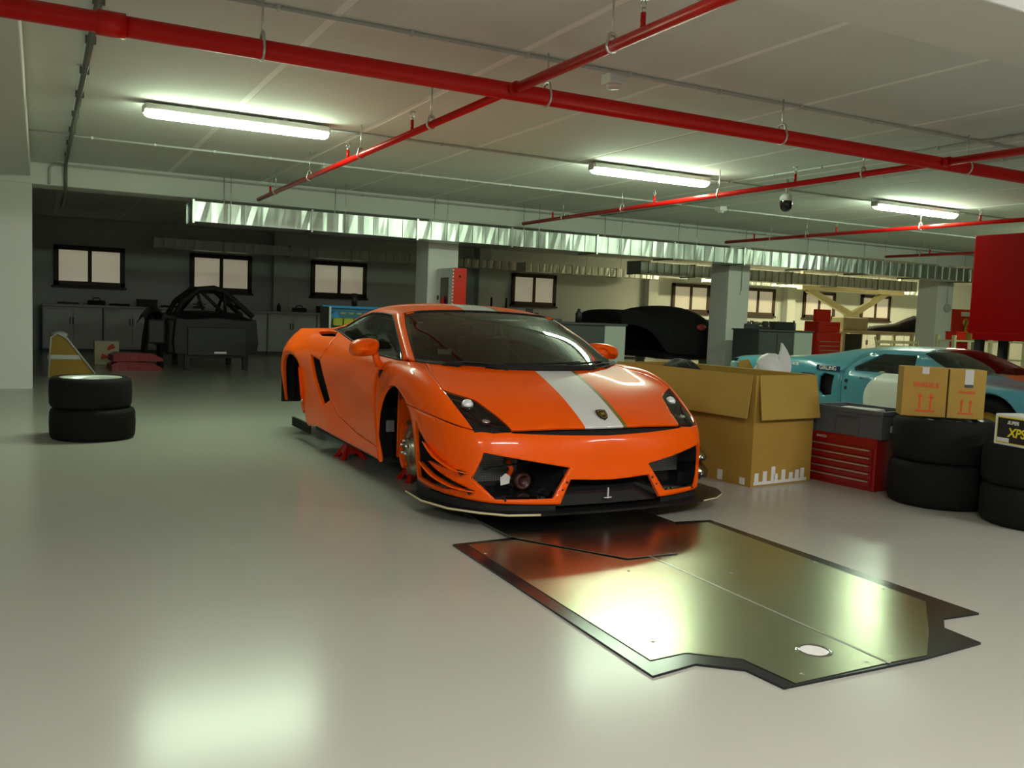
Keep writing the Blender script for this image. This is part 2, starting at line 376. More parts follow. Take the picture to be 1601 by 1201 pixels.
# ceiling camera, detectors
cam_t = thing('dome_camera', 'dark dome surveillance camera hanging below the ceiling', 'camera', (7.77, 8.02, 0))
MB().cyl((0, 0, 2.70), (0, 0, ZC), 0.017, 12).build('stem', mm('conduit'), cam_t)
MB().lathe([(0.001, 2.715), (0.05, 2.71), (0.072, 2.68), (0.076, 2.63), (0.001, 2.63)], 28).build('housing', mm('white_plastic'), cam_t)
MB().lathe([(0.074, 2.631), (0.074, 2.585), (0.062, 2.54), (0.036, 2.512), (0.001, 2.505)], 28).build('dome', mat('smoked_dome', (0.01, 0.01, 0.012), 0.08, coat=0.5, noise=0.05), cam_t)
def box_thing(name, label, cat_, x, y, z, sx, sy, sz, m):
    t = thing(name, label, cat_, (x, y, z))
    MB().box(-sx / 2, sx / 2, -sy / 2, sy / 2, 0, sz, bev=min(sx, sy, sz) * 0.12).build('body', m, t)
    MB().lathe([(0.001, -0.03), (sx * 0.3, -0.028), (sx * 0.42, 0.0), (0.001, 0.004)], 20).build('sensor_cap', mm('white_plastic'), t)
box_thing('smoke_detector', 'white smoke detector box on ceiling conduit beside the dome camera', 'detector', 8.9, 10.5, ZC - 0.07, 0.13, 0.12, 0.07, mm('white_plastic'))
box_thing('smoke_detector', 'small white junction sensor on conduit above left branch pipe', 'detector', 3.05, 10.75, ZC - 0.07, 0.12, 0.12, 0.07, mm('white_plastic'))
box_thing('smoke_detector', 'white round detector on ceiling beside the red pipe crossing', 'detector', 3.55, 5.39, ZC - 0.07, 0.14, 0.12, 0.07, mm('white_plastic'))
# ---------------------------------------------------------------- surface tools for car bodies
def cr(p0, p1, p2, p3, t):
    return 0.5 * ((2 * p1) + (-p0 + p2) * t + (2 * p0 - 5 * p1 + 4 * p2 - p3) * t * t + (-p0 + 3 * p1 - 3 * p2 + p3) * t ** 3)
def cr_rows(A, sub):
    A = np.asarray(A, float); n = len(A); out = []
    for i in range(n - 1):
        p1, p2 = A[i], A[i + 1]
        p0 = A[i - 1] if i > 0 else 2 * p1 - p2
        p3 = A[i + 2] if i + 2 < n else 2 * p2 - p1
        for k in range(sub): out.append(cr(p0, p1, p2, p3, k / sub))
    out.append(A[-1]); return np.array(out)
def surf(ctrl, sub, smooth=2):
    G = cr_rows(ctrl, sub); G = np.swapaxes(cr_rows(np.swapaxes(G, 0, 1), sub), 0, 1)
    for _ in range(smooth):
        H_ = G.copy(); H_[1:-1, 1:-1] = 0.5 * G[1:-1, 1:-1] + 0.125 * (G[:-2, 1:-1] + G[2:, 1:-1] + G[1:-1, :-2] + G[1:-1, 2:]); G = H_
    return G
def mirror_full(half):
    """half: rows x cols (x>=0, col 0 at x=0) -> full width"""
    out = []
    for r in half:
        L = [(-p[0], p[1], p[2]) for p in r[:0:-1]]; out.append(L + [tuple(p) for p in r])
    return out
def flipx(G): G = np.array(G, float); G[..., 0] *= -1; return G
def offset_grid(G, d):
    du = np.gradient(G, axis=0); dv = np.gradient(G, axis=1); n = np.cross(du, dv); l = np.linalg.norm(n, axis=2, keepdims=True); l[l < 1e-9] = 1
    return G + n / l * d
def grid_bm(G):
    bm = bmesh.new(); V = [[bm.verts.new(p) for p in r] for r in G]
    for i in range(len(V) - 1):
        for j in range(len(V[0]) - 1):
            f = bm.faces.new((V[i][j], V[i + 1][j], V[i + 1][j + 1], V[i][j + 1])); f.smooth = True
    bmesh.ops.remove_doubles(bm, verts=bm.verts[:], dist=1e-5)
    bmesh.ops.dissolve_degenerate(bm, edges=bm.edges[:], dist=1e-5)
    return bm
AX = {'xy': (0, 1, 2), 'xz': (0, 2, 1), 'yz': (1, 2, 0)}
def seg_cut(bm, a, b, ax, flt=None, pad=0.0):
    i, j, k = AX[ax]; lo = (min(a[0], b[0]) - pad, min(a[1], b[1]) - pad); hi = (max(a[0], b[0]) + pad, max(a[1], b[1]) + pad)
    fs = []
    for f in bm.faces:
        if flt and not flt(f.calc_center_median()): continue
        us = [v.co[i] for v in f.verts]; ws = [v.co[j] for v in f.verts]
        if max(us) < lo[0] or min(us) > hi[0] or max(ws) < lo[1] or min(ws) > hi[1]: continue
        fs.append(f)
    if not fs: return
    no = [0, 0, 0]; no[i] = -(b[1] - a[1]); no[j] = (b[0] - a[0]); co = [0, 0, 0]; co[i] = a[0]; co[j] = a[1]
    geom = list({v for f in fs for v in f.verts}) + list({e for f in fs for e in f.edges}) + fs
    bmesh.ops.bisect_plane(bm, geom=geom, dist=1e-5, plane_co=co, plane_no=no)
def poly_cut(bm, poly, ax, flt=None):
    for q in range(len(poly)): seg_cut(bm, poly[q], poly[(q + 1) % len(poly)], ax, flt)
def inside(poly, u, v):
    c = False; n = len(poly); j = n - 1
    for i in range(n):
        if (poly[i][1] > v) != (poly[j][1] > v) and u < (poly[j][0] - poly[i][0]) * (v - poly[i][1]) / (poly[j][1] - poly[i][1]) + poly[i][0]: c = not c
        j = i
    return c
def strip_polys(line, w):
    out = []
    for a, b in zip(line[:-1], line[1:]):
        d = Vector((b[0] - a[0], b[1] - a[1])); 
        if d.length < 1e-6: continue
        d.normalize(); n = Vector((-d.y, d.x)) * w / 2; e = d * w * 0.3
        out.append([(a[0] - e.x + n.x, a[1] - e.y + n.y), (b[0] + e.x + n.x, b[1] + e.y + n.y), (b[0] + e.x - n.x, b[1] + e.y - n.y), (a[0] - e.x - n.x, a[1] - e.y - n.y)])
    return out
def mir(poly): return [(-p[0], p[1]) for p in poly]
class Trim:
    """named regions on a surface; classify() returns the first region that holds the point"""
    def __init__(s): s.rg = []
    def add(s, name, poly, ax, flt=None): s.rg.append((name, poly, ax, flt)); return s
    def addm(s, name, poly, ax, flt=None): s.add(name, poly, ax, flt); return s.add(name, mir(poly), ax, flt)
    def gap(s, line, ax, w=0.006, flt=None, both=False):
        for p in strip_polys(line, w):
            s.add('gap', p, ax, flt)
            if both: s.add('gap', mir(p), ax, flt)
        return s
    def cut(s, bm):
        for (n, p, ax, flt) in s.rg: poly_cut(bm, p, ax, flt)
    def cls(s, c):
        for (n, p, ax, flt) in s.rg:
            if flt and not flt(c): continue
            i, j, k = AX[ax]
            if inside(p, c[i], c[j]): return n
        return None
def split_faces(bm, fn):
    """separate faces by fn(center) -> dict name: bmesh"""
    out = {}
    groups = {}
    for f in bm.faces: groups.setdefault(fn(f.calc_center_median()), []).append(f)
    for k, fs in groups.items():
        nb = bmesh.new(); vm = {}
        for f in fs:
            try: g = nb.faces.new([vm.setdefault(v, nb.verts.new(v.co)) if v in vm else vm.setdefault(v, nb.verts.new(v.co)) for v in f.verts])
            except ValueError: continue
            g.smooth = True
        loose = [v for v in nb.verts if not v.link_faces]
        if loose: bmesh.ops.delete(nb, geom=loose, context='VERTS')
        out[k] = nb
    return out
def panel(bm, name, m, parent, thick=0.0, flip=False, mi_fn=None):
    if flip: bmesh.ops.reverse_faces(bm, faces=bm.faces[:])
    if thick:
        bm.normal_update()
        ret = {v: v.normal.copy() for v in bm.verts}
        vm = {v: bm.verts.new(v.co - n * thick) for v, n in ret.items()}
        be = [e for e in bm.edges if e.is_boundary]; fs = bm.faces[:]
        for e in be:
            f = e.link_faces[0]; a, b = e.verts
            # keep winding opposite to the face
            lo = [l for l in f.loops if l.edge == e][0]; a, b = lo.vert, lo.link_loop_next.vert
            try: bm.faces.new((b, a, vm[a], vm[b]))
            except ValueError: pass
        used = {v for v in vm if any(e.is_boundary or True for e in v.link_edges)}
        loose = [v for v in bm.verts if not v.link_edges]
        if loose: bmesh.ops.delete(bm, geom=loose, context='VERTS')
    if mi_fn:
        for f in bm.faces: f.material_index = mi_fn(f.calc_center_median())
    me = bpy.data.meshes.new(name); bm.to_mesh(me); bm.free()
    for q in (m if isinstance(m, (list, tuple)) else [m]): me.materials.append(q)
    o = bpy.data.objects.new(name, me); COL.objects.link(o); o.parent = parent
    return o
def thin_glass(name, tint, ior=1.5, rough=0.0, spec_boost=1.0):
    m = bpy.data.materials.new(name); m.use_nodes = True; nt = m.node_tree; nt.nodes.clear()
    out = nt.nodes.new('ShaderNodeOutputMaterial'); mix = nt.nodes.new('ShaderNodeMixShader'); tr = nt.nodes.new('ShaderNodeBsdfTransparent')
    gl = nt.nodes.new('ShaderNodeBsdfGlossy'); fr = nt.nodes.new('ShaderNodeFresnel'); fr.inputs['IOR'].default_value = ior
    tr.inputs['Color'].default_value = (*tint, 1); gl.inputs['Roughness'].default_value = rough; gl.inputs['Color'].default_value = (1, 1, 1, 1)
    n = nt.nodes.new('ShaderNodeTexNoise'); n.inputs['Scale'].default_value = 3; ad = nt.nodes.new('ShaderNodeMath'); ad.operation = 'MULTIPLY_ADD'
    ad.inputs[1].default_value = 0.01; nt.links.new(n.outputs['Fac'], ad.inputs[0]); nt.links.new(fr.outputs[0], ad.inputs[2])
    nt.links.new(ad.outputs[0], mix.inputs[0]); nt.links.new(tr.outputs[0], mix.inputs[1]); nt.links.new(gl.outputs[0], mix.inputs[2]); nt.links.new(mix.outputs[0], out.inputs[0])
    MATS[name] = m; return m
# ---------------------------------------------------------------- the orange sports car on stands
mat('orange', (0.92, 0.105, 0.0), 0.35, coat=0.35, spec=0.15, noise=0.02, nscale=3)
mat('stripe_white', (0.72, 0.75, 0.72), 0.3, coat=0.8, noise=0.02)
mat('stripe_gold', (0.22, 0.16, 0.02), 0.3, coat=0.8, noise=0.02)
mat('carbon_black', (0.012, 0.012, 0.013), 0.12, coat=0.6, noise=0.2, nscale=30)
mat('matt_black', (0.010, 0.010, 0.010), 0.7, noise=0.2, nscale=10)
mat('liner_black', (0.006, 0.006, 0.006), 0.8, noise=0.2, nscale=10)
mat('brake_steel', (0.42, 0.40, 0.30), 0.35, metal=0.9, noise=0.1, nscale=12)
mat('chrome', (0.8, 0.8, 0.8), 0.12, metal=1.0, noise=0.03)
mat('cream_edge', (0.62, 0.55, 0.33), 0.5, noise=0.05)
mat('gold', (0.6, 0.42, 0.08), 0.3, metal=0.8, noise=0.05)
mat('grey_cloth', (0.10, 0.10, 0.10), 0.9, noise=0.2, nscale=20)
mat('cage_grey', (0.20, 0.22, 0.21), 0.4, noise=0.05)
mat('stand_red', (0.55, 0.02, 0.01), 0.4, noise=0.1)
thin_glass('windscreen_glass', (0.50, 0.66, 0.54), 1.5)
thin_glass('side_glass', (0.35, 0.40, 0.36), 1.5)
thin_glass('lamp_glass', (0.85, 0.85, 0.85), 1.45)
CA = math.radians(0.6)
car = thing('sports_car', 'bright orange sports car with white bonnet stripe, wheels off, on red stands', 'car',
            (3.0 * math.cos(CA) - 5.36 * math.sin(CA), 3.0 * math.sin(CA) + 5.36 * math.cos(CA), 0), CA)
R = [
 [(0,-1.09,.13),(.19,-1.09,.13),(.37,-1.085,.132),(.56,-1.04,.135),(.735,-.965,.14),(.86,-.79,.148),(.915,-.56,.155),(.905,-.32,.16)],
 [(0,-1.075,.23),(.19,-1.075,.23),(.385,-1.065,.232),(.57,-1.025,.235),(.755,-.945,.24),(.875,-.77,.25),(.925,-.54,.265),(.915,-.305,.28)],
 [(0,-1.06,.33),(.19,-1.06,.332),(.39,-1.05,.338),(.585,-1.01,.345),(.77,-.93,.35),(.885,-.75,.36),(.93,-.52,.375),(.925,-.29,.40)],
 [(0,-1.05,.425),(.19,-1.047,.428),(.40,-1.03,.435),(.60,-.985,.44),(.785,-.905,.445),(.893,-.72,.455),(.935,-.48,.48),(.932,-.255,.52)],
 [(0,-1.02,.515),(.19,-1.01,.518),(.40,-.985,.524),(.60,-.94,.53),(.79,-.855,.535),(.89,-.68,.56),(.937,-.44,.585),(.938,-.2,.60)],
 [(0,-.93,.585),(.19,-.92,.587),(.39,-.885,.592),(.59,-.82,.60),(.775,-.715,.625),(.88,-.58,.665),(.935,-.36,.665),(.942,-.12,.66)],
 [(0,-.72,.70),(.19,-.705,.70),(.39,-.66,.703),(.59,-.59,.71),(.775,-.50,.728),(.872,-.42,.765),(.93,-.22,.755),(.945,.0,.705)],
 [(0,-.50,.79),(.19,-.48,.79),(.385,-.42,.79),(.575,-.32,.793),(.75,-.22,.805),(.86,-.22,.828),(.925,-.05,.795),(.947,.13,.69)],
 [(0,-.355,.84),(.19,-.33,.84),(.385,-.25,.84),(.565,-.12,.843),(.735,.0,.85),(.845,.02,.85),(.915,.13,.80),(.947,.25,.60)],
 [(0,-.354,.84),(.19,-.329,.84),(.385,-.249,.84),(.565,-.119,.843),(.765,.12,.853),(.85,.22,.842),(.915,.33,.76),(.942,.33,.43)],
 [(0,-.353,.84),(.19,-.328,.84),(.385,-.248,.84),(.565,-.118,.843),(.80,.27,.853),(.862,.44,.81),(.918,.43,.6),(.927,.30,.17)],
]
GF = surf(mirror_full(R), 7, 2)
front = lambda c: c.z < 0.6 and c.y < -0.55
lowf = lambda c: c.z < 0.5 and c.y < -0.5
nosef = lambda c: c.y < -0.75
INTAKE = [(.765,.418),(.275,.332),(.392,.165),(.712,.160),(.815,.265)]
MOUTH = [(-.368,.10),(-.275,.266),(-.14,.258),(0,.252),(.14,.258),(.275,.266),(.368,.10)]
HEAD = [(.842,-.50),(.775,-.545),(.69,-.625),(.625,-.80),(.592,-.942),(.70,-.915),(.795,-.862)]
SIDEGAP = [(-.335,.53),(-.385,.485),(-.577,.375),(-.78,.306),(-.72,.300),(-.525,.312),(-.60,.283),(-.74,.245),(-.875,.205),(-.70,.175),(-.345,.185),(-.33,.36)]
tr = Trim()
tr.addm('intake', INTAKE, 'xz', lowf)
tr.add('mouth', MOUTH, 'xz', lowf)
tr.addm('head', HEAD, 'xy', lambda c: c.z > 0.5)
tr.add('sidegap', SIDEGAP, 'yz', lambda c: c.z < 0.6 and c.y < -0.2 and abs(c.x) > 0.8)
tr.add('gap', [(-.60,.524),(-.3,.512),(0,.505),(.3,.512),(.60,.524),(.60,.540),(.3,.548),(0,.548),(-.3,.548),(-.60,.540)], 'xz', lambda c: c.y < -0.8)
HEDGE = [(.842,-.50),(.835,-.38),(.80,-.2),(.735,.0)]
tr.gap(HEDGE, 'xy', 0.007, lambda c: c.z > 0.6, both=True)
tr.gap([(-.862,.533),(-.60,.578),(-.40,.600),(-.17,.612)], 'yz', 0.006, lambda c: abs(c.x) > 0.7)
HOODP = [(-.2,-1.2),(.2,-1.2),(.60,-.945),(.625,-.80),(.69,-.625),(.775,-.545),(.842,-.50),(.835,-.38),(.80,-.2),(.735,.0),(.6,.2),(-.6,.2),(-.735,.0),(-.80,-.2),(-.835,-.38),(-.842,-.50),(-.775,-.545),(-.69,-.625),(-.625,-.80),(-.60,-.945)]
tr2 = Trim().add('w', [(-.135,-1.2),(.135,-1.2),(.135,.1),(-.135,.1)], 'xy', lambda c: c.z > 0.53).add('g', [(.135,-1.2),(.165,-1.2),(.165,.1),(.135,.1)], 'xy', lambda c: c.z > 0.53)
bm = grid_bm(GF); tr.cut(bm); tr2.cut(bm)
def cls_front(c):
    k = tr.cls(c)
    if k: return k
    if c.z > 0.53 and inside(HOODP, c.x, c.y): return 'hood'
    if c.y < -0.15 and c.z < 0.533 + (c.y + 0.862) * 0.115 + (0.0 if abs(c.x) > 0.6 else 0.0): return 'bumper'
    if c.y < -0.80 and c.z < 0.54 and abs(c.x) < 0.62: return 'bumper'
    return 'fenderL' if c.x < 0 else 'fenderR'
PB = split_faces(bm, cls_front); bm.free()
FL = False
# orientation test: normals must point outwards
bmt = PB['hood']; bmt.normal_update(); FL = sum(f.normal.z for f in bmt.faces) < 0
body = panel(PB['bumper'], 'front_bumper', mm('orange'), car, 0.02, FL)
hood = panel(PB['hood'], 'bonnet', [mm('orange'), mm('stripe_white'), mm('stripe_gold')], car, 0.012, FL,
             lambda c: {'w': 1, 'g': 2}.get(tr2.cls(c), 0))
for s in 'LR': panel(PB['fender' + s], 'front_wing', mm('orange'), car, 0.022, FL)
# black inner shell behind the gaps
bm = grid_bm(offset_grid(GF, 0.03 if FL else -0.03))
bb = bmesh.new(); bb.free()
n0 = split_faces(bm, lambda c: 'x' if (tr.cls(c) in ('intake', 'mouth', 'head', 'sidegap') or (abs(c.x) < 0.42 and c.z < 0.28 and c.y < -0.6)) else 'k'); bm.free()
for k_, b_ in n0.items():
    if k_ == 'k': panel(b_, 'inner_shell', mm('liner_black'), car, 0, FL)
    else: b_.free()
# headlights: clear cover, dark bowl, projector lenses
hb = PB['head']
hl = split_faces(hb, lambda c: 'L' if c.x < 0 else 'R'); hb.free()
for s, sg in (('L', -1), ('R', 1)):
    src = hl[s]; bowl = src.copy()
    g = panel(src, 'headlight', mm('lamp_glass'), car, 0, FL)
    bowl.normal_update()
    for v in bowl.verts: v.co += v.normal * (0.045 if FL else -0.045)
    for e in [e for e in bowl.edges if e.is_boundary]: pass
    panel(bowl, 'lamp_bowl', mat('lamp_bowl', (0.02, 0.021, 0.022), 0.15, coat=0.5, noise=0.3, nscale=14), g, 0, FL)
    q = MB(); q.sphere((sg * 0.742, -0.645, 0.652), 0.036, n=24); q.build('lens', mat('lamp_lens', (0.85, 0.87, 0.9), 0.15, metal=0.2, noise=0.02), g)
    q = MB(); q.sphere((sg * 0.70, -0.80, 0.572), 0.028, 1.3, 1.5, 0.6, n=20); q.build('reflector', mm('chrome'), g)
    q = MB(); q.lathe([(0.038, -0.01), (0.046, 0.0), (0.046, 0.012), (0.038, 0.015)], 24, Matrix.Translation((sg * 0.735, -0.65, 0.63))); q.build('lens_ring', mm('carbon_black'), g)
for k_ in ('intake', 'mouth', 'sidegap', 'gap'):
    if k_ in PB: PB[k_].free()
# inside the intakes: duct walls, radiator mesh, brake duct, tag
for sg in (-1, 1):
    cav = MB(); P_ = [(sg * a, z) for a, z in INTAKE]
    cx_ = sum(p[0] for p in P_) / 5; cz_ = sum(p[1] for p in P_) / 5
    F_ = []; B_ = []
    for (x, z) in P_:
        yy = -1.035 + max(0, abs(x) - 0.3) * 0.18 + max(0, abs(x) - .6) * .25
        F_.append((x, yy, z)); B_.append((cx_ + (x - cx_) * 0.93, -0.70, cz_ + (z - cz_) * 0.93))
    for i in range(5): cav.quad(F_[i], F_[(i + 1) % 5], B_[(i + 1) % 5], B_[i])
    cav.bm.faces.new([cav.bm.verts.new(p) for p in B_])
    d = cav.build('intake_duct', mm('carbon_black'), car, recalc=False)
    rad = MB(); n = 0
    for i in range(26): x = 0.46 + i * 0.011; rad.box(sg * x - 0.0016, sg * x + 0.0016, -0.75, -0.746, 0.22, 0.39)
    for i in range(16): z = 0.222 + i * 0.011; rad.box(min(sg * 0.455, sg * 0.74), max(sg * 0.455, sg * 0.74), -0.752, -0.748, z - 0.0016, z + 0.0016)
    rad.build('radiator_mesh', mat('mesh_grey', (0.22, 0.225, 0.22), 0.5, metal=0.5, noise=0.05), d)
    if sg < 0:
        MB().box(-0.745, -0.50, -0.735, -0.732, 0.235, 0.385).build('radiator_core', mat('core_grey', (0.03, 0.031, 0.03), 0.6, noise=0.15, nscale=40), d)
        MB().tube([(-0.70, -0.80, 0.30), (-0.55, -0.80, 0.315), (-0.40, -0.82, 0.33)], 0.006, 8).build('hose', mm('matt_black'), d)
        c_ = MB(); c_.lathe([(0.001, 0.0), (0.045, 0.0), (0.052, 0.01), (0.052, 0.05), (0.035, 0.055), (0.03, 0.03), (0.001, 0.028)], 24, Matrix.Translation((-0.46, -0.80, 0.225)) @ Matrix.Rotation(math.pi / 2, 4, 'X'))
        c_.build('fog_lamp_housing', mat('brown_plastic', (0.045, 0.014, 0.010), 0.35, noise=0.2), d)
        MB().prism([(0, 0), (0.055, 0.01), (0.06, 0.05), (0.03, 0.07), (-0.005, 0.045)], 0, 0.003, Matrix.Translation((-0.60, -0.83, 0.205)) @ Matrix.Rotation(math.pi / 2, 4, 'X')).build('paper_tag', mm('white_plastic'), d)
        MB().tube([(-0.53, -0.78, 0.34), (-0.515, -0.80, 0.29), (-0.53, -0.79, 0.25)], 0.016, 10).build('orange_bracket', mm('orange'), d)
    for x, z in ((0.47, .16), (0.66, .157)): MB().cyl((sg * x, -1.05 + max(0, x - .5) * .25, z - 0.004), (sg * x, -1.03 + max(0, x - .5) * .25, z + 0.014), 0.006, 8).build('clip', mm('matt_black'), body)
# mouth: black underpan rising behind the lip, with small marks
mo = MB(); mo.grid([[(-.40, -1.055, .115), (0, -1.06, .112), (.40, -1.055, .115)], [(-.34, -0.99, .20), (0, -0.995, .20), (.34, -0.99, .20)], [(-.30, -0.92, .30), (0, -0.925, .30), (.30, -0.92, .30)]])
mo = mo.build('mouth_panel', mm('carbon_black'), car)
MB().box(-0.003, 0.003, -1.052, -1.045, 0.135, 0.20).box(-0.03, 0.02, -1.058, -1.05, 0.14, 0.145).build('chalk_mark', mm('white_plastic'), mo)
for sg in (-1, 1):
    for x in (0.30, 0.33, 0.37): MB().cyl((sg * x, -1.075, .25 - (x - .3) * 1.4), (sg * x, -1.06, .25 - (x - .3) * 1.4), 0.007, 8).build('rivet', mm('matt_black'), body)
# splitter
SPL = [(-.97,-.30),(-.985,-.58),(-.92,-.82),(-.80,-.98),(-.68,-1.085),(-.5,-1.13),(-.25,-1.15),(0,-1.155),(.25,-1.15),(.5,-1.13),(.68,-1.10),(.82,-1.06),(.94,-.97),(1.01,-.86),(1.03,-.6),(.98,-.30)]
sp = MB().prism(SPL, 0.082, 0.094).build('splitter', mat('splitter_black', (0.010, 0.010, 0.010), 0.3, spec=0.3, noise=0.1), car)
MB().tube([(x, y, 0.090) for x, y in SPL[0:6]], 0.0065, 8).build('edge_strip', mm('cream_edge'), sp)
MB().tube([(x, y, 0.088) for x, y in SPL[10:14]], 0.004, 8).build('edge_strip', mm('cream_edge'), sp)
for sg in (-1, 1):   # bumper foot between splitter and bumper skin
    ft = MB(); A_ = [(sg * a, b + 0.015, .094) for a, b in ((.37,-1.085),(.56,-1.04),(.735,-.965),(.86,-.79),(.915,-.56),(.905,-.32))]
    ft.grid([A_, [(x, y, .14) for x, y, z in A_]]); ft.build('bumper_foot', mm('matt_black'), car)
# dive planes (canards), two each side, glossy black with orange upper faces
def canard(sg, z0, z1, w, y0, y1):
    rows = []
    for i in range(9):
        t = i / 8; y = y0 + (y1 - y0) * t
        xb = np.interp(y, [-.97, -.80, -.62, -.45, -.3], [.745, .868, .915, .93, .93]) + 0.002
        z = z0 + (z1 - z0) * (t ** 1.5); ww = w * math.sin(math.pi * min(1, 0.16 + t * 0.62)) 
        rows.append([(sg * xb, y, z), (sg * (xb + ww * 0.55), y - 0.012, z - 0.004), (sg * (xb + ww), y - 0.02, z + 0.008 * t)])
    g = np.array(rows); b = grid_bm(g); b.normal_update()
    up_ = sum(f.normal.z for f in b.faces) > 0
    if not up_: bmesh.ops.reverse_faces(b, faces=b.faces[:])
    return panel(b, 'dive_plane', mm('orange') if sg < 0 else mm('carbon_black'), car, 0.006)
for sg in (-1, 1):
    cwf = .45 if sg < 0 else 1.0
    canard(sg, .30, .42, .085 * cwf, -.86, -.48); canard(sg, .20, .30, .105 * cwf, -.90, -.45)
    for (x, y, z) in ((.835, -.86, .30), (.80, -.905, .20)):
        MB().prism([(0, 0), (0.06, 0.012), (0.035, -0.025)], -0.004, 0.004, Matrix.Translation((sg * x, y, z)) @ Matrix.Rotation(sg * 0.7, 4, 'Z') @ Matrix.Rotation(math.pi / 2, 4, 'X') @ Matrix.Scale(sg, 4, (1, 0, 0))).build('dive_plane_tip', mm('matt_black'), car)

# ---- body side
S = [
 [(.80,.27,.853),(.862,.445,.81),(.90,.49,.70),(.922,.43,.53),(.927,.34,.33),(.922,.305,.18)],
 [(.80,.75,.865),(.868,.78,.815),(.905,.80,.70),(.905,.78,.50),(.912,.75,.32),(.92,.72,.19)],
 [(.79,1.2,.91),(.87,1.2,.845),(.915,1.2,.72),(.90,1.18,.50),(.912,1.16,.32),(.925,1.12,.20)],
 [(.77,1.55,.955),(.87,1.52,.872),(.925,1.5,.74),(.925,1.5,.50),(.928,1.48,.34),(.935,1.47,.215)],
 [(.755,1.82,.995),(.865,1.82,.905),(.935,1.82,.76),(.945,1.8,.52),(.945,1.78,.35),(.94,1.78,.225)],
 [(.75,2.05,1.0),(.865,2.05,.925),(.945,2.1,.79),(.955,2.13,.60),(.955,2.08,.40),(.95,2.02,.235)],
 [(.75,2.25,.998),(.865,2.27,.93),(.945,2.26,.82),(.965,2.24,.745),(.965,2.22,.70),(.96,2.20,.655)],
 [(.75,2.56,.99),(.86,2.56,.92),(.94,2.56,.84),(.965,2.54,.80),(.967,2.53,.78),(.96,2.52,.762)],
 [(.75,2.8,.985),(.85,2.8,.91),(.925,2.82,.82),(.955,2.82,.76),(.958,2.82,.72),(.95,2.80,.665)],
 [(.74,3.0,.975),(.82,3.02,.90),(.89,3.05,.78),(.92,3.02,.62),(.915,2.98,.48),(.90,2.92,.32)],
 [(.70,3.2,.95),(.76,3.24,.88),(.82,3.28,.76),(.84,3.28,.6),(.82,3.22,.46),(.80,3.15,.33)],
]
VENT = [(1.97,.79),(1.72,.757),(1.58,.62),(1.455,.465),(1.60,.405),(1.82,.60)]
SLOT = [(1.74,.952),(1.80,.985),(2.0,.988),(2.22,.972),(1.98,.945)]
for sg in (-1, 1):
    GS = surf(np.array(S), 8, 2)
    if sg < 0: GS = flipx(GS)
    bm = grid_bm(GS); bm.normal_update()
    if sum(f.normal.x for f in bm.faces) * sg < 0: bmesh.ops.reverse_faces(bm, faces=bm.faces[:])
    t3 = Trim().add('vent', VENT, 'yz').add('slot', SLOT, 'yz')
    t3.gap([(1.72,.975),(1.66,.87),(1.72,.757)], 'yz', .005).gap([(1.455,.465),(1.25,.36),(.80,.29),(.36,.262)], 'yz', .006)
    t3.cut(bm)
    DOOR = [(.1,1.1),(1.72,1.1),(1.72,.975),(1.66,.87),(1.72,.757),(1.58,.62),(1.455,.465),(1.25,.36),(.80,.29),(.36,.262),(.1,.25)]
    poly_cut(bm, DOOR, 'yz')
    def cs(c):
        k = t3.cls(c)
        if k: return k
        return 'door' if inside(DOOR, c.y, c.z) else 'quarter'
    PS = split_faces(bm, cs); bm.free()
    for k_, b_ in PS.items():
        if k_ == 'door': panel(b_, 'door', mm('orange'), car, 0.02)
        elif k_ == 'quarter': panel(b_, 'rear_quarter', mm('orange'), car, 0.025)
        else:
            if k_ in ('vent', 'slot'):
                b_.normal_update()
                for v in b_.verts: v.co -= v.normal * (0.07 if k_ == 'vent' else 0.05)
                panel(b_, 'side_vent' if k_ == 'vent' else 'shoulder_intake', mm('liner_black'), car)
            else: b_.free()
    # black shell behind the side
    GO = GS.copy(); GO[..., 0] -= sg * 0.10
    b_ = grid_bm(GO); panel(b_, 'inner_shell', mm('liner_black'), car)
# ---- roof and engine deck
T = [
 [(0,.714,1.203),(.3,.71,1.198),(.5,.705,1.185),(.62,.70,1.165),(.65,.86,1.15)],
 [(0,.9,1.235),(.3,.9,1.23),(.5,.93,1.213),(.61,.98,1.187),(.65,1.05,1.162)],
 [(0,1.2,1.25),(.3,1.2,1.243),(.5,1.22,1.222),(.61,1.26,1.19),(.65,1.3,1.16)],
 [(0,1.5,1.225),(.3,1.5,1.218),(.5,1.5,1.195),(.61,1.53,1.155),(.66,1.56,1.115)],
 [(0,1.75,1.17),(.3,1.75,1.165),(.5,1.76,1.135),(.63,1.78,1.09),(.70,1.80,1.035)],
 [(0,2.0,1.105),(.3,2.0,1.10),(.5,2.0,1.08),(.65,2.0,1.04),(.75,1.97,1.003)],
 [(0,2.4,1.03),(.3,2.4,1.02),(.5,2.4,1.01),(.65,2.4,1.0),(.75,2.3,.998)],
 [(0,3.0,.985),(.3,3.0,.985),(.5,3.0,.985),(.65,3.0,.98),(.74,3.0,.975)],
 [(0,3.28,.94),(.3,3.27,.94),(.5,3.25,.945),(.62,3.23,.95),(.70,3.2,.95)],
]
GT_ = surf(mirror_full(T), 7, 2); bm = grid_bm(GT_); bm.normal_update()
if sum(f.normal.z for f in bm.faces) < 0: bmesh.ops.reverse_faces(bm, faces=bm.faces[:])
tr4 = Trim().add('w', [(-.135,.5),(.135,.5),(.135,3.4),(-.135,3.4)], 'xy').add('g', [(.135,.5),(.165,.5),(.165,3.4),(.135,3.4)], 'xy')
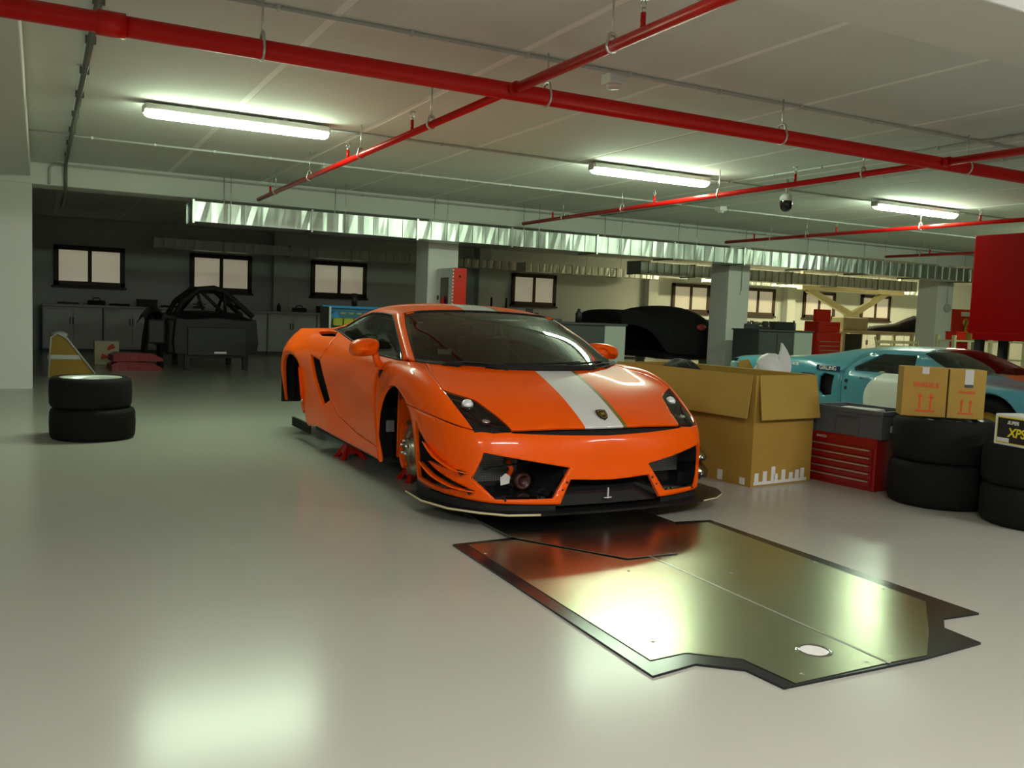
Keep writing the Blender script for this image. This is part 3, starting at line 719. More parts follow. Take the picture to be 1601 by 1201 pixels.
tr5 = Trim().add('glass', [(-.40,1.72),(.40,1.72),(.46,2.15),(-.46,2.15)], 'xy').gap([(-.72,1.9),(-.5,2.2),(.5,2.2),(.72,1.9)], 'xy', .008)
tr5.cut(bm); tr4.cut(bm)
PT = split_faces(bm, lambda c: tr5.cls(c) or ('roof' if c.y < 2.2 else 'deck')); bm.free()
mfn = lambda c: {'w': 1, 'g': 2}.get(tr4.cls(c), 0)
OM = [mm('orange'), mm('stripe_white'), mm('stripe_gold')]
panel(PT['roof'], 'roof', OM, car, 0.02, False, mfn)
deck = panel(PT['deck'], 'engine_cover', OM, car, 0.015, False, mfn)
panel(PT['glass'], 'rear_window', mm('side_glass'), car)
for i in range(5): MB().box(-.42, .42, 2.35 + i * .12, 2.40 + i * .12, 1.005 - i * .004, 1.035 - i * 0.006, bev=.004).build('louvre', mm('matt_black'), deck)
# rear wing-less tail panel with lights
tl = MB(); tl.grid([[(x, 3.28 - abs(x) * .1, .945) for x in (-.72,-.4,0,.4,.72)], [(x * 1.12, 3.36 - abs(x) * .12, .72) for x in (-.72,-.4,0,.4,.72)], [(x * 1.12, 3.33 - abs(x) * .12, .45) for x in (-.72,-.4,0,.4,.72)], [(x * 1.1, 3.2 - abs(x) * .1, .28) for x in (-.72,-.4,0,.4,.72)]])
tl = tl.build('tail_panel', mm('matt_black'), car)
for sg in (-1, 1): MB().box(sg * .55 - .16, sg * .55 + .16, 3.26, 3.31, .74, .83, bev=.01).build('tail_light', mat('tail_red', (.35, .01, .01), .2, noise=.1), tl)
# ---- windscreen, pillars, side glass
WS = [
 [(0,-.345,.845),(.2,-.32,.845),(.39,-.235,.846),(.565,-.105,.85),(.70,.02,.855),(.775,.09,.86)],
 [(0,-.08,.95),(.2,-.06,.948),(.38,-.005,.945),(.55,.075,.94),(.675,.17,.938),(.745,.24,.935)],
 [(0,.19,1.05),(.2,.20,1.047),(.37,.235,1.042),(.53,.29,1.035),(.64,.36,1.03),(.703,.42,1.025)],
 [(0,.45,1.128),(.2,.455,1.125),(.36,.47,1.12),(.51,.50,1.11),(.61,.545,1.10),(.66,.58,1.095)],
 [(0,.712,1.198),(.2,.71,1.196),(.35,.708,1.19),(.49,.705,1.182),(.575,.702,1.17),(.62,.70,1.16)],
]
b_ = grid_bm(surf(mirror_full(WS), 6, 1)); b_.normal_update()
if sum(f.normal.z for f in b_.faces) < 0: bmesh.ops.reverse_faces(b_, faces=b_.faces[:])
ws = panel(b_, 'windscreen', mm('windscreen_glass'), car)
# black cowl strip and wipers at its foot
cw = MB(); Aw = mirror_full([WS[0]])[0]
cw.grid([[(x * 1.01, y - 0.04, z + 0.001) for x, y, z in Aw], [(x * 1.005, y - 0.01, z + 0.016) for x, y, z in Aw], [(x, y + 0.014, z + 0.014) for x, y, z in Aw]]); cw.build('cowl', mm('matt_black'), car)
for wx, wx2 in ((-.30, .28), (.15, .60)):
    wp = MB(); pts = []
    for i in range(9):
        x = wx + (wx2 - wx) * i / 8; y = np.interp(abs(x), [0, .2, .39, .565, .70], [-.345, -.32, -.235, -.105, .02]) + 0.03 + 0.015 * i / 8; pts.append((x, y, .873 + 0.012 * i / 8))
    wp.tube(pts, 0.007, 8); wp.build('wiper', mm('matt_black'), ws)
edge = MB(); edge.tube([(x, y, z + .003) for x, y, z in mirror_full([WS[-1]])[0]], 0.006, 8)
edge.build('windscreen_trim', mm('matt_black'), ws)
Icol = [r[-1] for r in WS]
Ocol = [(.80,.25,.856),(.77,.36,.925),(.73,.54,1.02),(.687,.71,1.10),(.652,.86,1.152)]
for sg in (-1, 1):
    rows = []
    for i, o_ in zip(Icol, Ocol):
        m_ = [(i[k] + o_[k]) / 2 for k in range(3)]; m_[0] += 0.012; m_[2] += 0.012
        rows.append([i, tuple(m_), o_])
    g = surf(np.array(rows), 6, 0); g = flipx(g) if sg < 0 else g
    b_ = grid_bm(g); b_.normal_update()
    if sum(f.normal.z for f in b_.faces) < 0: bmesh.ops.reverse_faces(b_, faces=b_.faces[:])
    panel(b_, 'windscreen_pillar', mm('orange'), car, 0.02)
    top = [Ocol[0], Ocol[1], Ocol[2], Ocol[3], Ocol[4], (.65,1.05,1.162), (.65,1.3,1.16), (.66,1.56,1.115), (.70,1.80,1.035), (.742,1.93,1.008)]
    bot = [(.80,.26,.852),(.80,.38,.855),(.80,.55,.859),(.80,.72,.864),(.798,.88,.875),(.792,1.06,.893),(.785,1.3,.922),(.77,1.56,.956),(.757,1.80,.990),(.751,1.93,1.0)]
    rows = [[(sg * (a[0] - .008), a[1], a[2]), (sg * ((a[0] + b[0]) / 2 + .004), (a[1] + b[1]) / 2, (a[2] + b[2]) / 2), (sg * (b[0] - .008), b[1], b[2])] for a, b in zip(top, bot)]
    b_ = grid_bm(surf(np.array(rows), 4, 0)); sgl = panel(b_, 'side_window', mm('side_glass'), car)
    MB().tube([(sg * (a[0] - .002), a[1], a[2] - 0.004) for a in top], 0.007, 8).build('window_seal', mm('matt_black'), sgl)
    MB().tube([(sg * (a[0] - .002), a[1], a[2] + 0.002) for a in bot], 0.007, 8).build('window_seal', mm('matt_black'), sgl)
    # door mirror
    mr = MB(); rr = []
    for i, (y, sc) in enumerate(((.434, .0), (.435, .12), (.45, .75), (.485, 1.0), (.55, 1.02), (.60, .9), (.645, .55), (.66, .1), (.6605, .0))):
        rr.append([(sg * (.975 + .105 * sc * (abs(math.cos(a)) ** .75) * (1 if math.cos(a) > 0 else -1)), y - .03 * math.cos(a), .925 + .060 * sc * (abs(math.sin(a)) ** .75) * (1 if math.sin(a) > 0 else -1) - .012 * math.cos(a)) for a in [2 * math.pi * k / 20 for k in range(21)]])
    mr.grid(rr); mo_ = mr.build('door_mirror', mm('orange'), car)
    MB().tube([(sg * .845, .56, .80), (sg * .875, .54, .83), (sg * .895, .53, .89)], [.032, .026, .024], 10).build('mirror_arm', mm('orange'), mo_)
# badge on the bonnet
bd = MB(); shield = [(-.034,.034),(0,.040),(.034,.034),(.034,.0),(.024,-.028),(0,-.046),(-.024,-.028),(-.034,.0)]
Mb = frame_M((0.03, -.905, .612), (1, 0, 0), (0, .78, .62))
bd.prism(shield, 0, .006, Mb); bd = bd.build('shield_badge', mm('matt_black'), hood)
MB().prism([(x * .78, y * .78) for x, y in shield], .006, .0075, Mb).build('badge_rim', mm('gold'), bd)
MB().prism([(x * .66, y * .66) for x, y in shield], .0075, .0085, Mb).build('badge_field', mm('matt_black'), bd)
MB().prism([(-.016,.004),(-.008,.012),(.002,.008),(.012,.014),(.016,.004),(.010,-.004),(.012,-.014),(.004,-.006),(-.006,-.008),(-.010,-.018),(-.012,-.006)], .0085, .0095, Mb).build('badge_bull', mm('gold'), bd)
# ---- floor pan, arches, suspension
fp = MB(); fp.box(-.86, .86, .36, 2.05, .15, .19, bev=.01); fp.box(-.62, .62, -.75, .40, .13, .17); fp.box(-.55, .55, 2.0, 3.2, .20, .25)
fp.build('floor_pan', mm('matt_black'), car)
MB().box(-.90, .90, .40, .43, .19, .78).build('bulkhead', mm('liner_black'), car)
for sg in (-1, 1):
    MB().box(min(sg * .56, sg * .58), max(sg * .56, sg * .58), -.33, .34, .16, .74).build('inner_wing', mm('orange'), car)
    MB().box(min(sg * .58, sg * .90), max(sg * .58, sg * .90), -.335, -.325, .17, .60).build('arch_liner', mm('liner_black'), car)
    MB().box(min(sg * .55, sg * .93), max(sg * .55, sg * .93), 2.93, 2.95, .30, .70).box(min(sg * .53, sg * .55), max(sg * .53, sg * .55), 2.0, 2.95, .25, .90).build('rear_arch_liner', mm('liner_black'), car)
    for ya, rr_ in ((0.10, .185), (2.56, .18)):
        h = MB(); M_ = Matrix.Translation((sg * .76, ya, .295 if ya < 1 else .38)) @ Matrix.Rotation(sg * math.pi / 2, 4, 'Y')
        h.lathe([(.09, -.016), (rr_, -.016), (rr_, .016), (.09, .016)], 48, M_, close=True)
        dsc = h.build('brake_disc', mm('brake_steel'), car)
        MB().lathe([(.001, .06), (.055, .06), (.062, .05), (.065, .02), (.10, .012), (.10, -.01)], 32, M_).build('hub', mm('brake_steel'), dsc)
        for k in range(5):
            a = 2 * math.pi * k / 5; MB().lathe([(.001, .085), (.009, .085), (.009, .055)], 10, M_ @ Matrix.Translation((.045 * math.cos(a), .045 * math.sin(a), 0))).build('stud', mm('chrome'), dsc)
        cal = MB()
        for k in range(7):      # caliper: blocks wrapped round the trailing edge
            a = math.radians(-50 + 92 * k / 6); yy = ya + .165 * math.cos(a); zz = (.295 if ya < 1 else .38) + .165 * math.sin(a)
            cal.box(-.045, .045, -.03, .03, -.018, .018, bev=.005, M=Matrix.Translation((sg * .76, yy, zz)) @ Matrix.Rotation(a - math.pi / 2, 4, 'X'))
        cal.build('caliper', mm('orange'), dsc)
        arm = MB(); zz = .25 if ya < 1 else .30
        arm.tube([(sg * .55, ya - .2, zz), (sg * .73, ya, zz - .03)], .018, 10); arm.tube([(sg * .55, ya + .2, zz), (sg * .73, ya, zz - .03)], .018, 10)
        arm.tube([(sg * .55, ya - .14, zz + .2), (sg * .73, ya, zz + .22)], .014, 10); arm.tube([(sg * .55, ya + .14, zz + .2), (sg * .73, ya, zz + .22)], .014, 10)
        arm.build('wishbone', mm('matt_black'), car)
        MB().tube([(sg * .68, ya + .03, zz), (sg * .63, ya + .05, zz + .35)], .026, 12).build('damper', mm('cage_grey'), car)
        MB().box(min(sg * .70, sg * .74), max(sg * .70, sg * .74), ya - .05, ya + .05, zz - .05, zz + .24, bev=.01).build('upright', mm('brake_steel'), car)
for sg in (-1, 1):
    MB().box(min(sg * .58, sg * .79), max(sg * .58, sg * .79), .335, .35, .19, .70, bev=.006).build('well_panel', mm('orange'), car)
    MB().box(min(sg * .80, sg * .86), max(sg * .80, sg * .86), .36, .38, .36, .44, bev=.006).build('duct_patch', mm('cage_grey'), car)
# arch return lip strip in front of the wheel, as seen orange edge
MB().tube([(-.60, .20, .18), (-.60, .24, .45), (-.60, .1, .66)], .03, 10).build('inner_brace', mm('orange'), car)
# rear mesh fence behind the sill
rf = MB()
for i in range(30): rf.box(-.905, -.895, 2.06 + i * .02, 2.064 + i * .02, .115, .19)
for i in range(5): rf.box(-.906, -.896, 2.06, 2.65, .115 + i * .018, .119 + i * .018)
rf = rf.build('mesh_fence', mm('matt_black'), car)
MB().box(-.893, -.888, 2.06, 2.65, .113, .195).build('backing_plate', mm('cage_grey'), rf)
# ---- cabin: dash, seats, cage, wheel
MB().box(-.70, .70, .12, .55, .66, .80, bev=.05).build('dashboard', mm('matt_black'), car)
for x in (-.36, .36):
    st = MB(); st.box(x - .24, x + .24, .95, 1.4, .35, .48, bev=.05); st.box(x - .24, x + .24, 1.32, 1.46, .42, 1.0, bev=.06, M=None); st.box(x - .13, x + .13, 1.36, 1.46, .98, 1.12, bev=.04)
    st.build('seat', mm('grey_cloth'), car)
sw = MB(); sw.tube([(-.36 + .17 * math.cos(a), .66 + .05 * math.sin(a), .80 + .16 * math.sin(a)) for a in [2 * math.pi * k / 24 for k in range(24)]], .015, 8, closed=True); sw.build('steering_wheel', mm('matt_black'), car)
cg = MB()
for sg in (-1, 1):
    cg.tube([(sg * .66, .34, .50), (sg * .66, .42, .86), (sg * .57, .80, 1.12), (sg * .55, 1.45, 1.14), (sg * .60, 2.2, .85)], .02, 10)
    cg.tube([(sg * .62, 1.48, .30), (sg * .60, 1.48, .9), (sg * .52, 1.46, 1.14)], .022, 10)
cg.tube([(-.52, 1.46, 1.14), (.52, 1.46, 1.14)], .022, 10); cg.tube([(-.55, .82, 1.125), (.55, .82, 1.125)], .02, 10); cg.tube([(-.52, 1.46, 1.13), (.62, 1.48, .35)], .02, 10)
cg.build('roll_cage', mm('cage_grey'), car)
MB().box(-.62, .62, 1.68, 1.72, .2, 1.08).build('cabin_wall', mm('liner_black'), car)
MB().box(-.60, -.50, .135, .139, .905, .94, M=None).build('permit_sticker', mm('white_plastic'), ws)

# ---- jack stands
def jack(label, lx, ly):
    wx = 3.0 + lx; wy = 5.36 + ly
    cxw = 3.0 * math.cos(CA) - 5.36 * math.sin(CA) + lx * math.cos(CA) - ly * math.sin(CA); cyw = 3.0 * math.sin(CA) + 5.36 * math.cos(CA) + lx * math.sin(CA) + ly * math.cos(CA)
    t = thing('jack_stand', label, 'jack stand', (cxw, cyw, 0), CA, 'jack stands under the orange car')
    for a in (-1, 1):      # arched sheet-metal leg plates leaning together, joined by side plates
        pl = [(-.115, 0), (-.06, 0), (-.035, .045), (.035, .045), (.06, 0), (.115, 0), (.042, .118), (-.042, .118)]
        MB().prism(pl, -.004, .004, Matrix.Translation((0, a * .085, .001)) @ Matrix.Rotation(math.pi / 2 + a * .42, 4, 'X')).build('leg_plate', mm('stand_red'), t)
        MB().prism(pl, -.004, .004, Matrix.Translation((a * .085, 0, .001)) @ Matrix.Rotation(math.pi / 2, 4, 'Z') @ Matrix.Rotation(math.pi / 2 - a * .42, 4, 'X')).build('leg_plate', mm('stand_red'), t)
    MB().lathe([(.001, .125), (.026, .125), (.03, .11), (.036, .085), (.001, .085)], 16).build('collar', mm('stand_red'), t)
    MB().cyl((0, 0, .085), (0, 0, .138), .016, 12).build('post', mm('zinc'), t)
    MB().box(-.04, .04, -.025, .025, .135, .1495, bev=.004).build('saddle', mm('stand_red'), t)
jack('red jack stand under the sill of the orange car on the door side', -.74, 1.47)
jack('red jack stand under the front of the orange car, door side', -.60, .45)
jack('red jack stand under the orange car on the box side, rear', .74, 1.47)
jack('red jack stand under the orange car on the box side, front', .60, .45)
# ---------------------------------------------------------------- pixel helpers (direction only; the distance is given by floor or plane)
CAMP = Vector((0, 0, CAM_H))
def pray(px, py): return right * (px - 800.5) + down_ * (py - 600.5) + fwd * F_PX
down_ = -up
def onz(px, py, z=0.0): d = pray(px, py); return CAMP + d * ((z - CAM_H) / d.z)
def ony(px, py, y): d = pray(px, py); return CAMP + d * (y / d.y)
def onx(px, py, x): d = pray(px, py); return CAMP + d * (x / d.x)

mat('alu_sheet', (0.52, 0.52, 0.38), 0.25, metal=1.0, nscale=4, rnoise=0.03)
mat('alu_dark', (0.42, 0.43, 0.40), 0.24, metal=1.0, nscale=4, rnoise=0.04)
mat('rubber_gloss', (0.012, 0.013, 0.016), 0.18, noise=0.1)
mat('tyre', (0.007, 0.007, 0.0065), 0.75, spec=0.2, noise=0.25, nscale=14, bump=0.15, bscale=120)
mat('rim_white', (0.62, 0.66, 0.62), 0.35, metal=0.3, noise=0.03)
mat('cardboard', (0.37, 0.225, 0.035), 0.75, noise=0.08, nscale=5, bump=0.05, bscale=40)
mat('cardboard_in', (0.38, 0.25, 0.045), 0.8, noise=0.08, nscale=5)
mat('tape', (0.55, 0.56, 0.52), 0.35, noise=0.1)
mat('paper', (0.70, 0.70, 0.66), 0.6, noise=0.05)
mat('print_red', (0.62, 0.07, 0.02), 0.7, noise=0.1)
mat('chest_red', (0.24, 0.003, 0.003), 0.35, coat=0.2, noise=0.06)
mat('chest_bright', (0.62, 0.02, 0.008), 0.35, noise=0.06)
mat('crate_grey', (0.085, 0.09, 0.095), 0.5, noise=0.08)
mat('blue_body', (0.065, 0.26, 0.33), 0.3, coat=0.7, spec=0.3, noise=0.02)
mat('gulf_orange', (0.62, 0.15, 0.02), 0.3, coat=0.8, noise=0.02)
mat('roundel', (0.66, 0.70, 0.62), 0.35, coat=0.5, noise=0.02)
mat('cover_cloth', (0.0045, 0.0045, 0.006), 0.9, noise=0.25, nscale=6, bump=0.3, bscale=8)
mat('counter_dark', (0.055, 0.06, 0.06), 0.5, noise=0.06)
mat('counter_light', (0.38, 0.42, 0.38), 0.5, noise=0.04)
mat('bench_white', (0.40, 0.41, 0.40), 0.5, noise=0.06)
mat('cream_metal', (0.55, 0.50, 0.30), 0.45, noise=0.06)
mat('cabinet_red', (0.30, 0.001, 0.002), 0.22, spec=0.3, noise=0.04)
mat('cart_blue', (0.02, 0.16, 0.28), 0.4, noise=0.08); mat('sky_blue', (0.02, 0.30, 0.62), 0.45, noise=0.05)
mat('bin_yellow', (0.42, 0.46, 0.02), 0.45, noise=0.08)
mat('chassis_grey', (0.022, 0.024, 0.025), 0.5, noise=0.15); mat('dark_tool', (0.009, 0.009, 0.010), 0.5, noise=0.3)
mat('bag_white', (0.70, 0.74, 0.72), 0.4, noise=0.04, bump=0.2, bscale=30); mat('teal', (0.25, 0.55, 0.48), 0.4, noise=0.06)
mat('deep_blue', (0.01, 0.03, 0.10), 0.4, noise=0.05); mat('yellow_print', (0.75, 0.62, 0.02), 0.5, noise=0.05)

# ---- aluminium undertray lying on the floor
ut = thing('undertray', 'large aluminium undertray with black rubber border lying in front of car', 'undertray')
P0 = [(1.869,4.127),(1.814,2.351),(2.019,2.38),(2.149,2.273),(2.163,2.106),(2.84,2.10),(3.198,2.126),(3.212,2.294),(3.316,2.375),(3.525,2.363),(3.559,4.135),(3.306,4.167),(2.211,4.147)]
MB().prism(P0, 0.0, 0.009).build('rubber_border', mm('rubber_gloss'), ut)
MB().prism([(1.935,4.085),(1.885,2.46),(2.05,2.47),(2.20,2.345),(2.22,2.112),(2.668,2.118),(2.712,4.10)], 0.009, 0.012).build('aluminium_sheet', mm('alu_sheet'), ut)
MB().prism([(2.676,2.118),(2.87,2.112),(3.10,2.28),(3.43,2.55),(3.495,4.085),(2.72,4.10)], 0.009, 0.012).build('aluminium_sheet', mm('alu_sheet'), ut)
MB().box(-0.006, 0.006, 0, 2.0, 0.0115, 0.0135, M=Matrix.Translation((2.672, 2.112, 0)) @ Matrix.Rotation(-0.0222, 4, 'Z')).build('seam', mm('zinc'), ut)
MB().lathe([(0.05, 0.012), (0.058, 0.0155), (0.066, 0.012)], 32, Matrix.Translation((2.506, 2.306, 0))).build('hole_rim', mm('chrome'), ut)
MB().lathe([(0.001, 0.0122), (0.05, 0.0124)], 32, Matrix.Translation((2.506, 2.306, 0))).build('hole_cover', mm('paper'), ut)
for x, y in ((1.95,3.9),(2.0,2.6),(3.45,3.2),(3.40,2.75),(2.9,3.2),(2.45,3.4),(2.3,2.16),(2.6,2.15)):
    MB().lathe([(0.001, 0.0145), (0.007, 0.0135), (0.009, 0.012)], 10, Matrix.Translation((x, y, 0))).build('rivet', mm('chrome'), ut)
fp2 = MB().prism([(2.205,4.80),(2.205,4.13),(2.56,3.565),(2.865,3.56),(3.285,4.12),(3.285,4.80)], 0.0165, 0.0195).build('floor_plate', mm('alu_dark'))
tag(fp2, 'thin dark metal plate lying on the undertray, half under the car nose', 'metal plate')

# ---- slick tyres
def tyre(name, label, loc, r, wd, rim_mat, rz=0.0, group=None, show_rim=True):
    t = thing(name, label, 'tyre', loc, rz, group)
    b = MB(); ri = r * 0.74; s = 0.03
    b.lathe([(ri, 0.012), (ri + .02, 0.002), (r - .035, 0.0), (r - .012, 0.012), (r - .002, 0.035), (r, wd * .3), (r + .002, wd * .5), (r, wd * .7), (r - .002, wd - .035), (r - .012, wd - .012), (r - .035, wd), (ri + .02, wd - .002), (ri, wd - .012)], 56, close=True)
    b.build('tyre_carcass', mm('tyre'), t)
    w_ = MB(); w_.lathe([(ri - .001, .012), (ri - .012, .016), (ri - .03, .05), (ri - .04, wd * .5), (ri - .03, wd - .05), (ri - .012, wd - .02), (ri + .006, wd - .004), (ri - .001, wd - .012)], 56)
    ro = w_.build('rim', rim_mat, t)
    if show_rim:
        zc_ = wd - .045
        MB().lathe([(.001, zc_ + .03), (.06, zc_ + .03), (.075, zc_ + .01), (.08, zc_ - .02)], 28).build('hub', rim_mat, ro)
        for k in range(10):
            a = 2 * math.pi * k / 10
            MB().box(.06, ri - .03, -.014, .014, zc_ - .02, zc_ + .012, bev=.005, M=Matrix.Rotation(a, 4, 'Z')).build('spoke', rim_mat, ro)
    return t
mat('rim_dark', (0.05, 0.05, 0.05), 0.4, metal=0.6, noise=0.05)
tyre('racing_slick', 'black slick tyre with dark rim, lower of stack left of the orange car', (.405, 8.40, 0), .335, .262, mm('rim_dark'))
tyre('racing_slick', 'black slick tyre on pale wheel, upper of stack left of the orange car', (.39, 8.41, .262), .322, .258, mm('rim_white'))
tyre('racing_slick', 'wide black slick tyre at the bottom of stack under fragile box', (5.535, 4.08, 0), .335, .30, mm('rim_dark'))
tyre('racing_slick', 'wide black slick tyre directly under the fragile cardboard box', (5.545, 4.085, .30), .325, .295, mm('rim_dark'))
tyre('racing_slick', 'black slick tyre at bottom of stack at right edge of photo', (5.56, 3.40, 0), .325, .25, mm('rim_dark'))
tyre('racing_slick', 'black slick tyre under the black and yellow battery box', (5.55, 3.41, .25), .315, .25, mm('rim_dark'))

# ---- cardboard boxes
def arrows_print(parent, o, ex, ey, s):
    M = frame_M(o, ex, ey); b = MB()
    for q in (-1, 1):
        b.prism([(q * .35 * s - .06 * s, -.5 * s), (q * .35 * s + .06 * s, -.5 * s), (q * .35 * s + .06 * s, .35 * s), (q * .35 * s - .06 * s, .35 * s)], 0, .0008, M)
        b.prism([(q * .35 * s - .18 * s, .30 * s), (q * .35 * s + .18 * s, .30 * s), (q * .35 * s, .62 * s)], 0, .0008, M)
    b.prism([(-.62 * s, -.68 * s), (.62 * s, -.68 * s), (.62 * s, -.56 * s), (-.62 * s, -.56 * s)], 0, .0008, M)
    return b.build('arrow_print', mm('print_red'), parent)
BR = math.radians(6.0)
bx = thing('cardboard_box', 'large open cardboard box with flaps folded out beside the orange car', 'box', (4.575, 4.905, 0), BR)
BWX, BLY, BH, TH = .665, 1.55, .815, .008
wl = MB(); wl.box(0, TH, 0, BLY, 0, BH); wl.build('side', mm('cardboard'), bx)
MB().box(BWX - TH, BWX, 0, BLY, 0, BH).build('side', mm('cardboard'), bx)
fr = MB().box(TH, BWX - TH, 0, TH, 0, BH).build('side', mm('cardboard'), bx)
MB().box(TH, BWX - TH, BLY - TH, BLY, 0, BH).build('side', mm('cardboard'), bx)
MB().box(TH, BWX - TH, TH, BLY - TH, 0.0, TH).build('bottom', mm('cardboard_in'), bx)
def flap(p0, p1, out, L, ang):
    p0 = Vector(p0); p1 = Vector(p1); o = Vector(out); d = o * math.sin(ang) * L - Vector((0, 0, 1)) * math.cos(ang) * L
    e = (p1 - p0).normalized() * 0.012; n = o * TH
    b = MB(); A = [p0, p1, p1 + d + e, p0 + d - e]
    vs = [b.bm.verts.new(q) for q in A] + [b.bm.verts.new(q + n * 0.8 + Vector((0, 0, .004))) for q in A]
    for f in ((0, 1, 2, 3), (7, 6, 5, 4), (0, 4, 5, 1), (1, 5, 6, 2), (2, 6, 7, 3), (3, 7, 4, 0)): b.bm.faces.new([vs[i] for i in f])
    return b.build('flap', mm('cardboard_in'), bx)
flap((0.0, 0.03, BH), (0.0, BLY - .02, BH), (-1, 0, 0), .32, math.radians(10))
flap((0.03, 0.0, BH), (BWX - .005, 0.0, BH), (0, -1, 0), .325, math.radians(9))
flap((BWX, 0.03, BH), (BWX, BLY - .02, BH), (1, 0, 0), .30, math.radians(1))
tp = MB()
tp.box(-.006, -.001, .08, .62, .505, .53); tp.build('tape', mm('tape'), bx)
for i, (x, h) in enumerate(((.06,.10),(.15,.11),(.24,.14),(.27,.085),(.355,.11),(.44,.085),(.51,.10),(.57,.11))):
    MB().box(x - .022, x + .022, -.002, 0, .012, h).build('tape_strip', mm('paper'), bx)
MB().box(.03, .62, -.0025, -.0005, .012, .035).build('tape_strip', mm('paper'), bx)
for y, h in ((.08, .06), (.30, .085)): MB().box(-.002, 0, y - .025, y + .025, .01, h).build('tape_strip', mm('paper'), bx)
# things in and behind the big box
bg = MB(); rnd = random.Random(3)
bg.sphere((0, 0, .30), .22, .95, 1.3, 1.32, n=28)
for v in bg.bm.verts: v.co += Vector((rnd.uniform(-1, 1), rnd.uniform(-1, 1), rnd.uniform(-1, 1))) * .012
b2 = bg.build('bag', mm('liner_black')); b2.location = (4.80, 6.05, .275); tag(b2, 'black crumpled bag poking out of the large open box', 'bag')
for v in b2.data.vertices: v.co.z -= 0.0
pd = MB().box(-.22, .22, -.25, .25, 0, .255, bev=.01).build('packing_block', mm('cardboard_in')); pd.location = (4.80, 5.98, .0095); tag(pd, 'brown packing block inside the large open box under the bag', 'packing')
b3 = thing('cardboard_box', 'plain cardboard box behind the large open box, white bag on top', 'box', (5.33, 5.62, 0), BR)
MB().box(0, .30, 0, .75, 0, .78, bev=.006).build('body', mm('cardboard'), b3)
MB().box(.13, .19, -.001, .751, .30, .7815).build('tape', mm('tape'), b3)
wb = thing('plastic_bag', 'white crumpled plastic bag with tall pointed corner on plain box', 'bag', (5.50, 5.74, .782), -.4)
q = MB(); rr = []
for i in range(9):
    t_ = i / 8; z = .01 + .15 * t_; R_ = .125 * math.sqrt(max(0, 1 - (t_ * .98) ** 2.2)) + .004
    rr.append([(R_ * math.cos(a) * (1 + .12 * math.sin(5 * a + i)), R_ * .7 * math.sin(a) * (1 + .1 * math.cos(4 * a + i)), z) for a in [2 * math.pi * k / 28 for k in range(29)]])
q.grid(rr); q.bm.faces.new([q.bm.verts.new(p) for p in rr[0][:-1]]); q.build('bag_body', mm('bag_white'), wb)
MB().prism([(-.02, .085), (.012, .085), (-.004, .118)], -.006, .006, Matrix.Translation((-.035, -.082, 0.0)) @ Matrix.Rotation(math.pi / 2 - .35, 4, 'X')).build('tear', mm('matt_black'), wb)
MB().prism([(.03, 0), (.15, 0), (.155, .06), (.145, .12), (.11, .19), (.065, .25), (.062, .19), (.045, .12)], -.02, .02, Matrix.Translation((.0, -.05, .002)) @ Matrix.Rotation(math.pi / 2, 4, 'X')).build('pointed_corner', mm('bag_white'), wb)
tc_ = MB(); tc_.lathe([(.001, 0), (.04, 0), (.042, .01), (.042, .06), (.03, .075), (.001, .075)], 20); tc_ = tc_.build('spool', mm('teal')); tc_.location = (5.36, 6.02, .782); tag(tc_, 'small pale teal spool on the plain box left of the white bag', 'spool')
cf = MB(); cf.prism([(-.06, 0), (.08, 0), (.03, .10), (-.05, .085)], 0, .006, Matrix.Rotation(math.pi / 2, 4, 'X')); cf = cf.build('cardboard_offcut', mm('cardboard_in')); cf.location = (5.36, 5.90, .782); cf.rotation_euler.z = -.6; tag(cf, 'torn cardboard offcut standing on plain box beside the white bag', 'offcut')

# fragile box on the tyre stack
ca = math.atan2(4.244 - 4.063, 5.30 - 5.507)     # direction of left face from the near corner
fb = thing('cardboard_box', 'taped cardboard box printed FRAGILE, left of two on tyre stack', 'box', (5.507, 4.055, .596), ca - math.pi / 2)
# local: +y along the left face, -? x along the right face
W1, W2, HB = .285, .20, .34
o = MB().box(0, W2, 0, W1, 0, HB, bev=.004).build('body', mm('cardboard'), fb)
MB().box(-.0012, 0, W1 / 2 - .022, W1 / 2 + .022, HB - .045, HB + .001).build('tape', mm('tape'), fb)
text_obj('fragile_print', 'FRAGILE', .045, frame_M((-.0012, W1 * .47, HB * .64), (0, -1, 0), (0, 0, 1)), mm('print_red'), fb, depth=.0004, bold=.0012)
arrows_print(fb, (-.0004, W1 * .47, HB * .30), (0, -1, 0), (0, 0, 1), .10)
fb2 = thing('cardboard_box', 'taped cardboard box printed FRAGILE, right of two on tyre stack', 'box', (5.512, 4.050, .596), ca - math.pi / 2 + .01)
MB().box(0, .20, -.235, -.003, 0, HB - .004, bev=.004).build('body', mm('cardboard_in'), fb2)
MB().box(-.0012, 0, -.155, -.10, HB - .125, HB - .003).build('tape', mm('tape'), fb2)
MB().box(-.0016, -.0010, -.155, -.10, HB - .125, HB - .105).build('tape_end', mm('counter_dark'), fb2)
text_obj('fragile_print', 'FRAGILE', .028, frame_M((-.0012, -.118, HB * .53), (0, -1, 0), (0, 0, 1)), mm('print_red'), fb2, depth=.0004, bold=.0008)
arrows_print(fb2, (-.0004, -.118, HB * .25), (0, -1, 0), (0, 0, 1), .078)
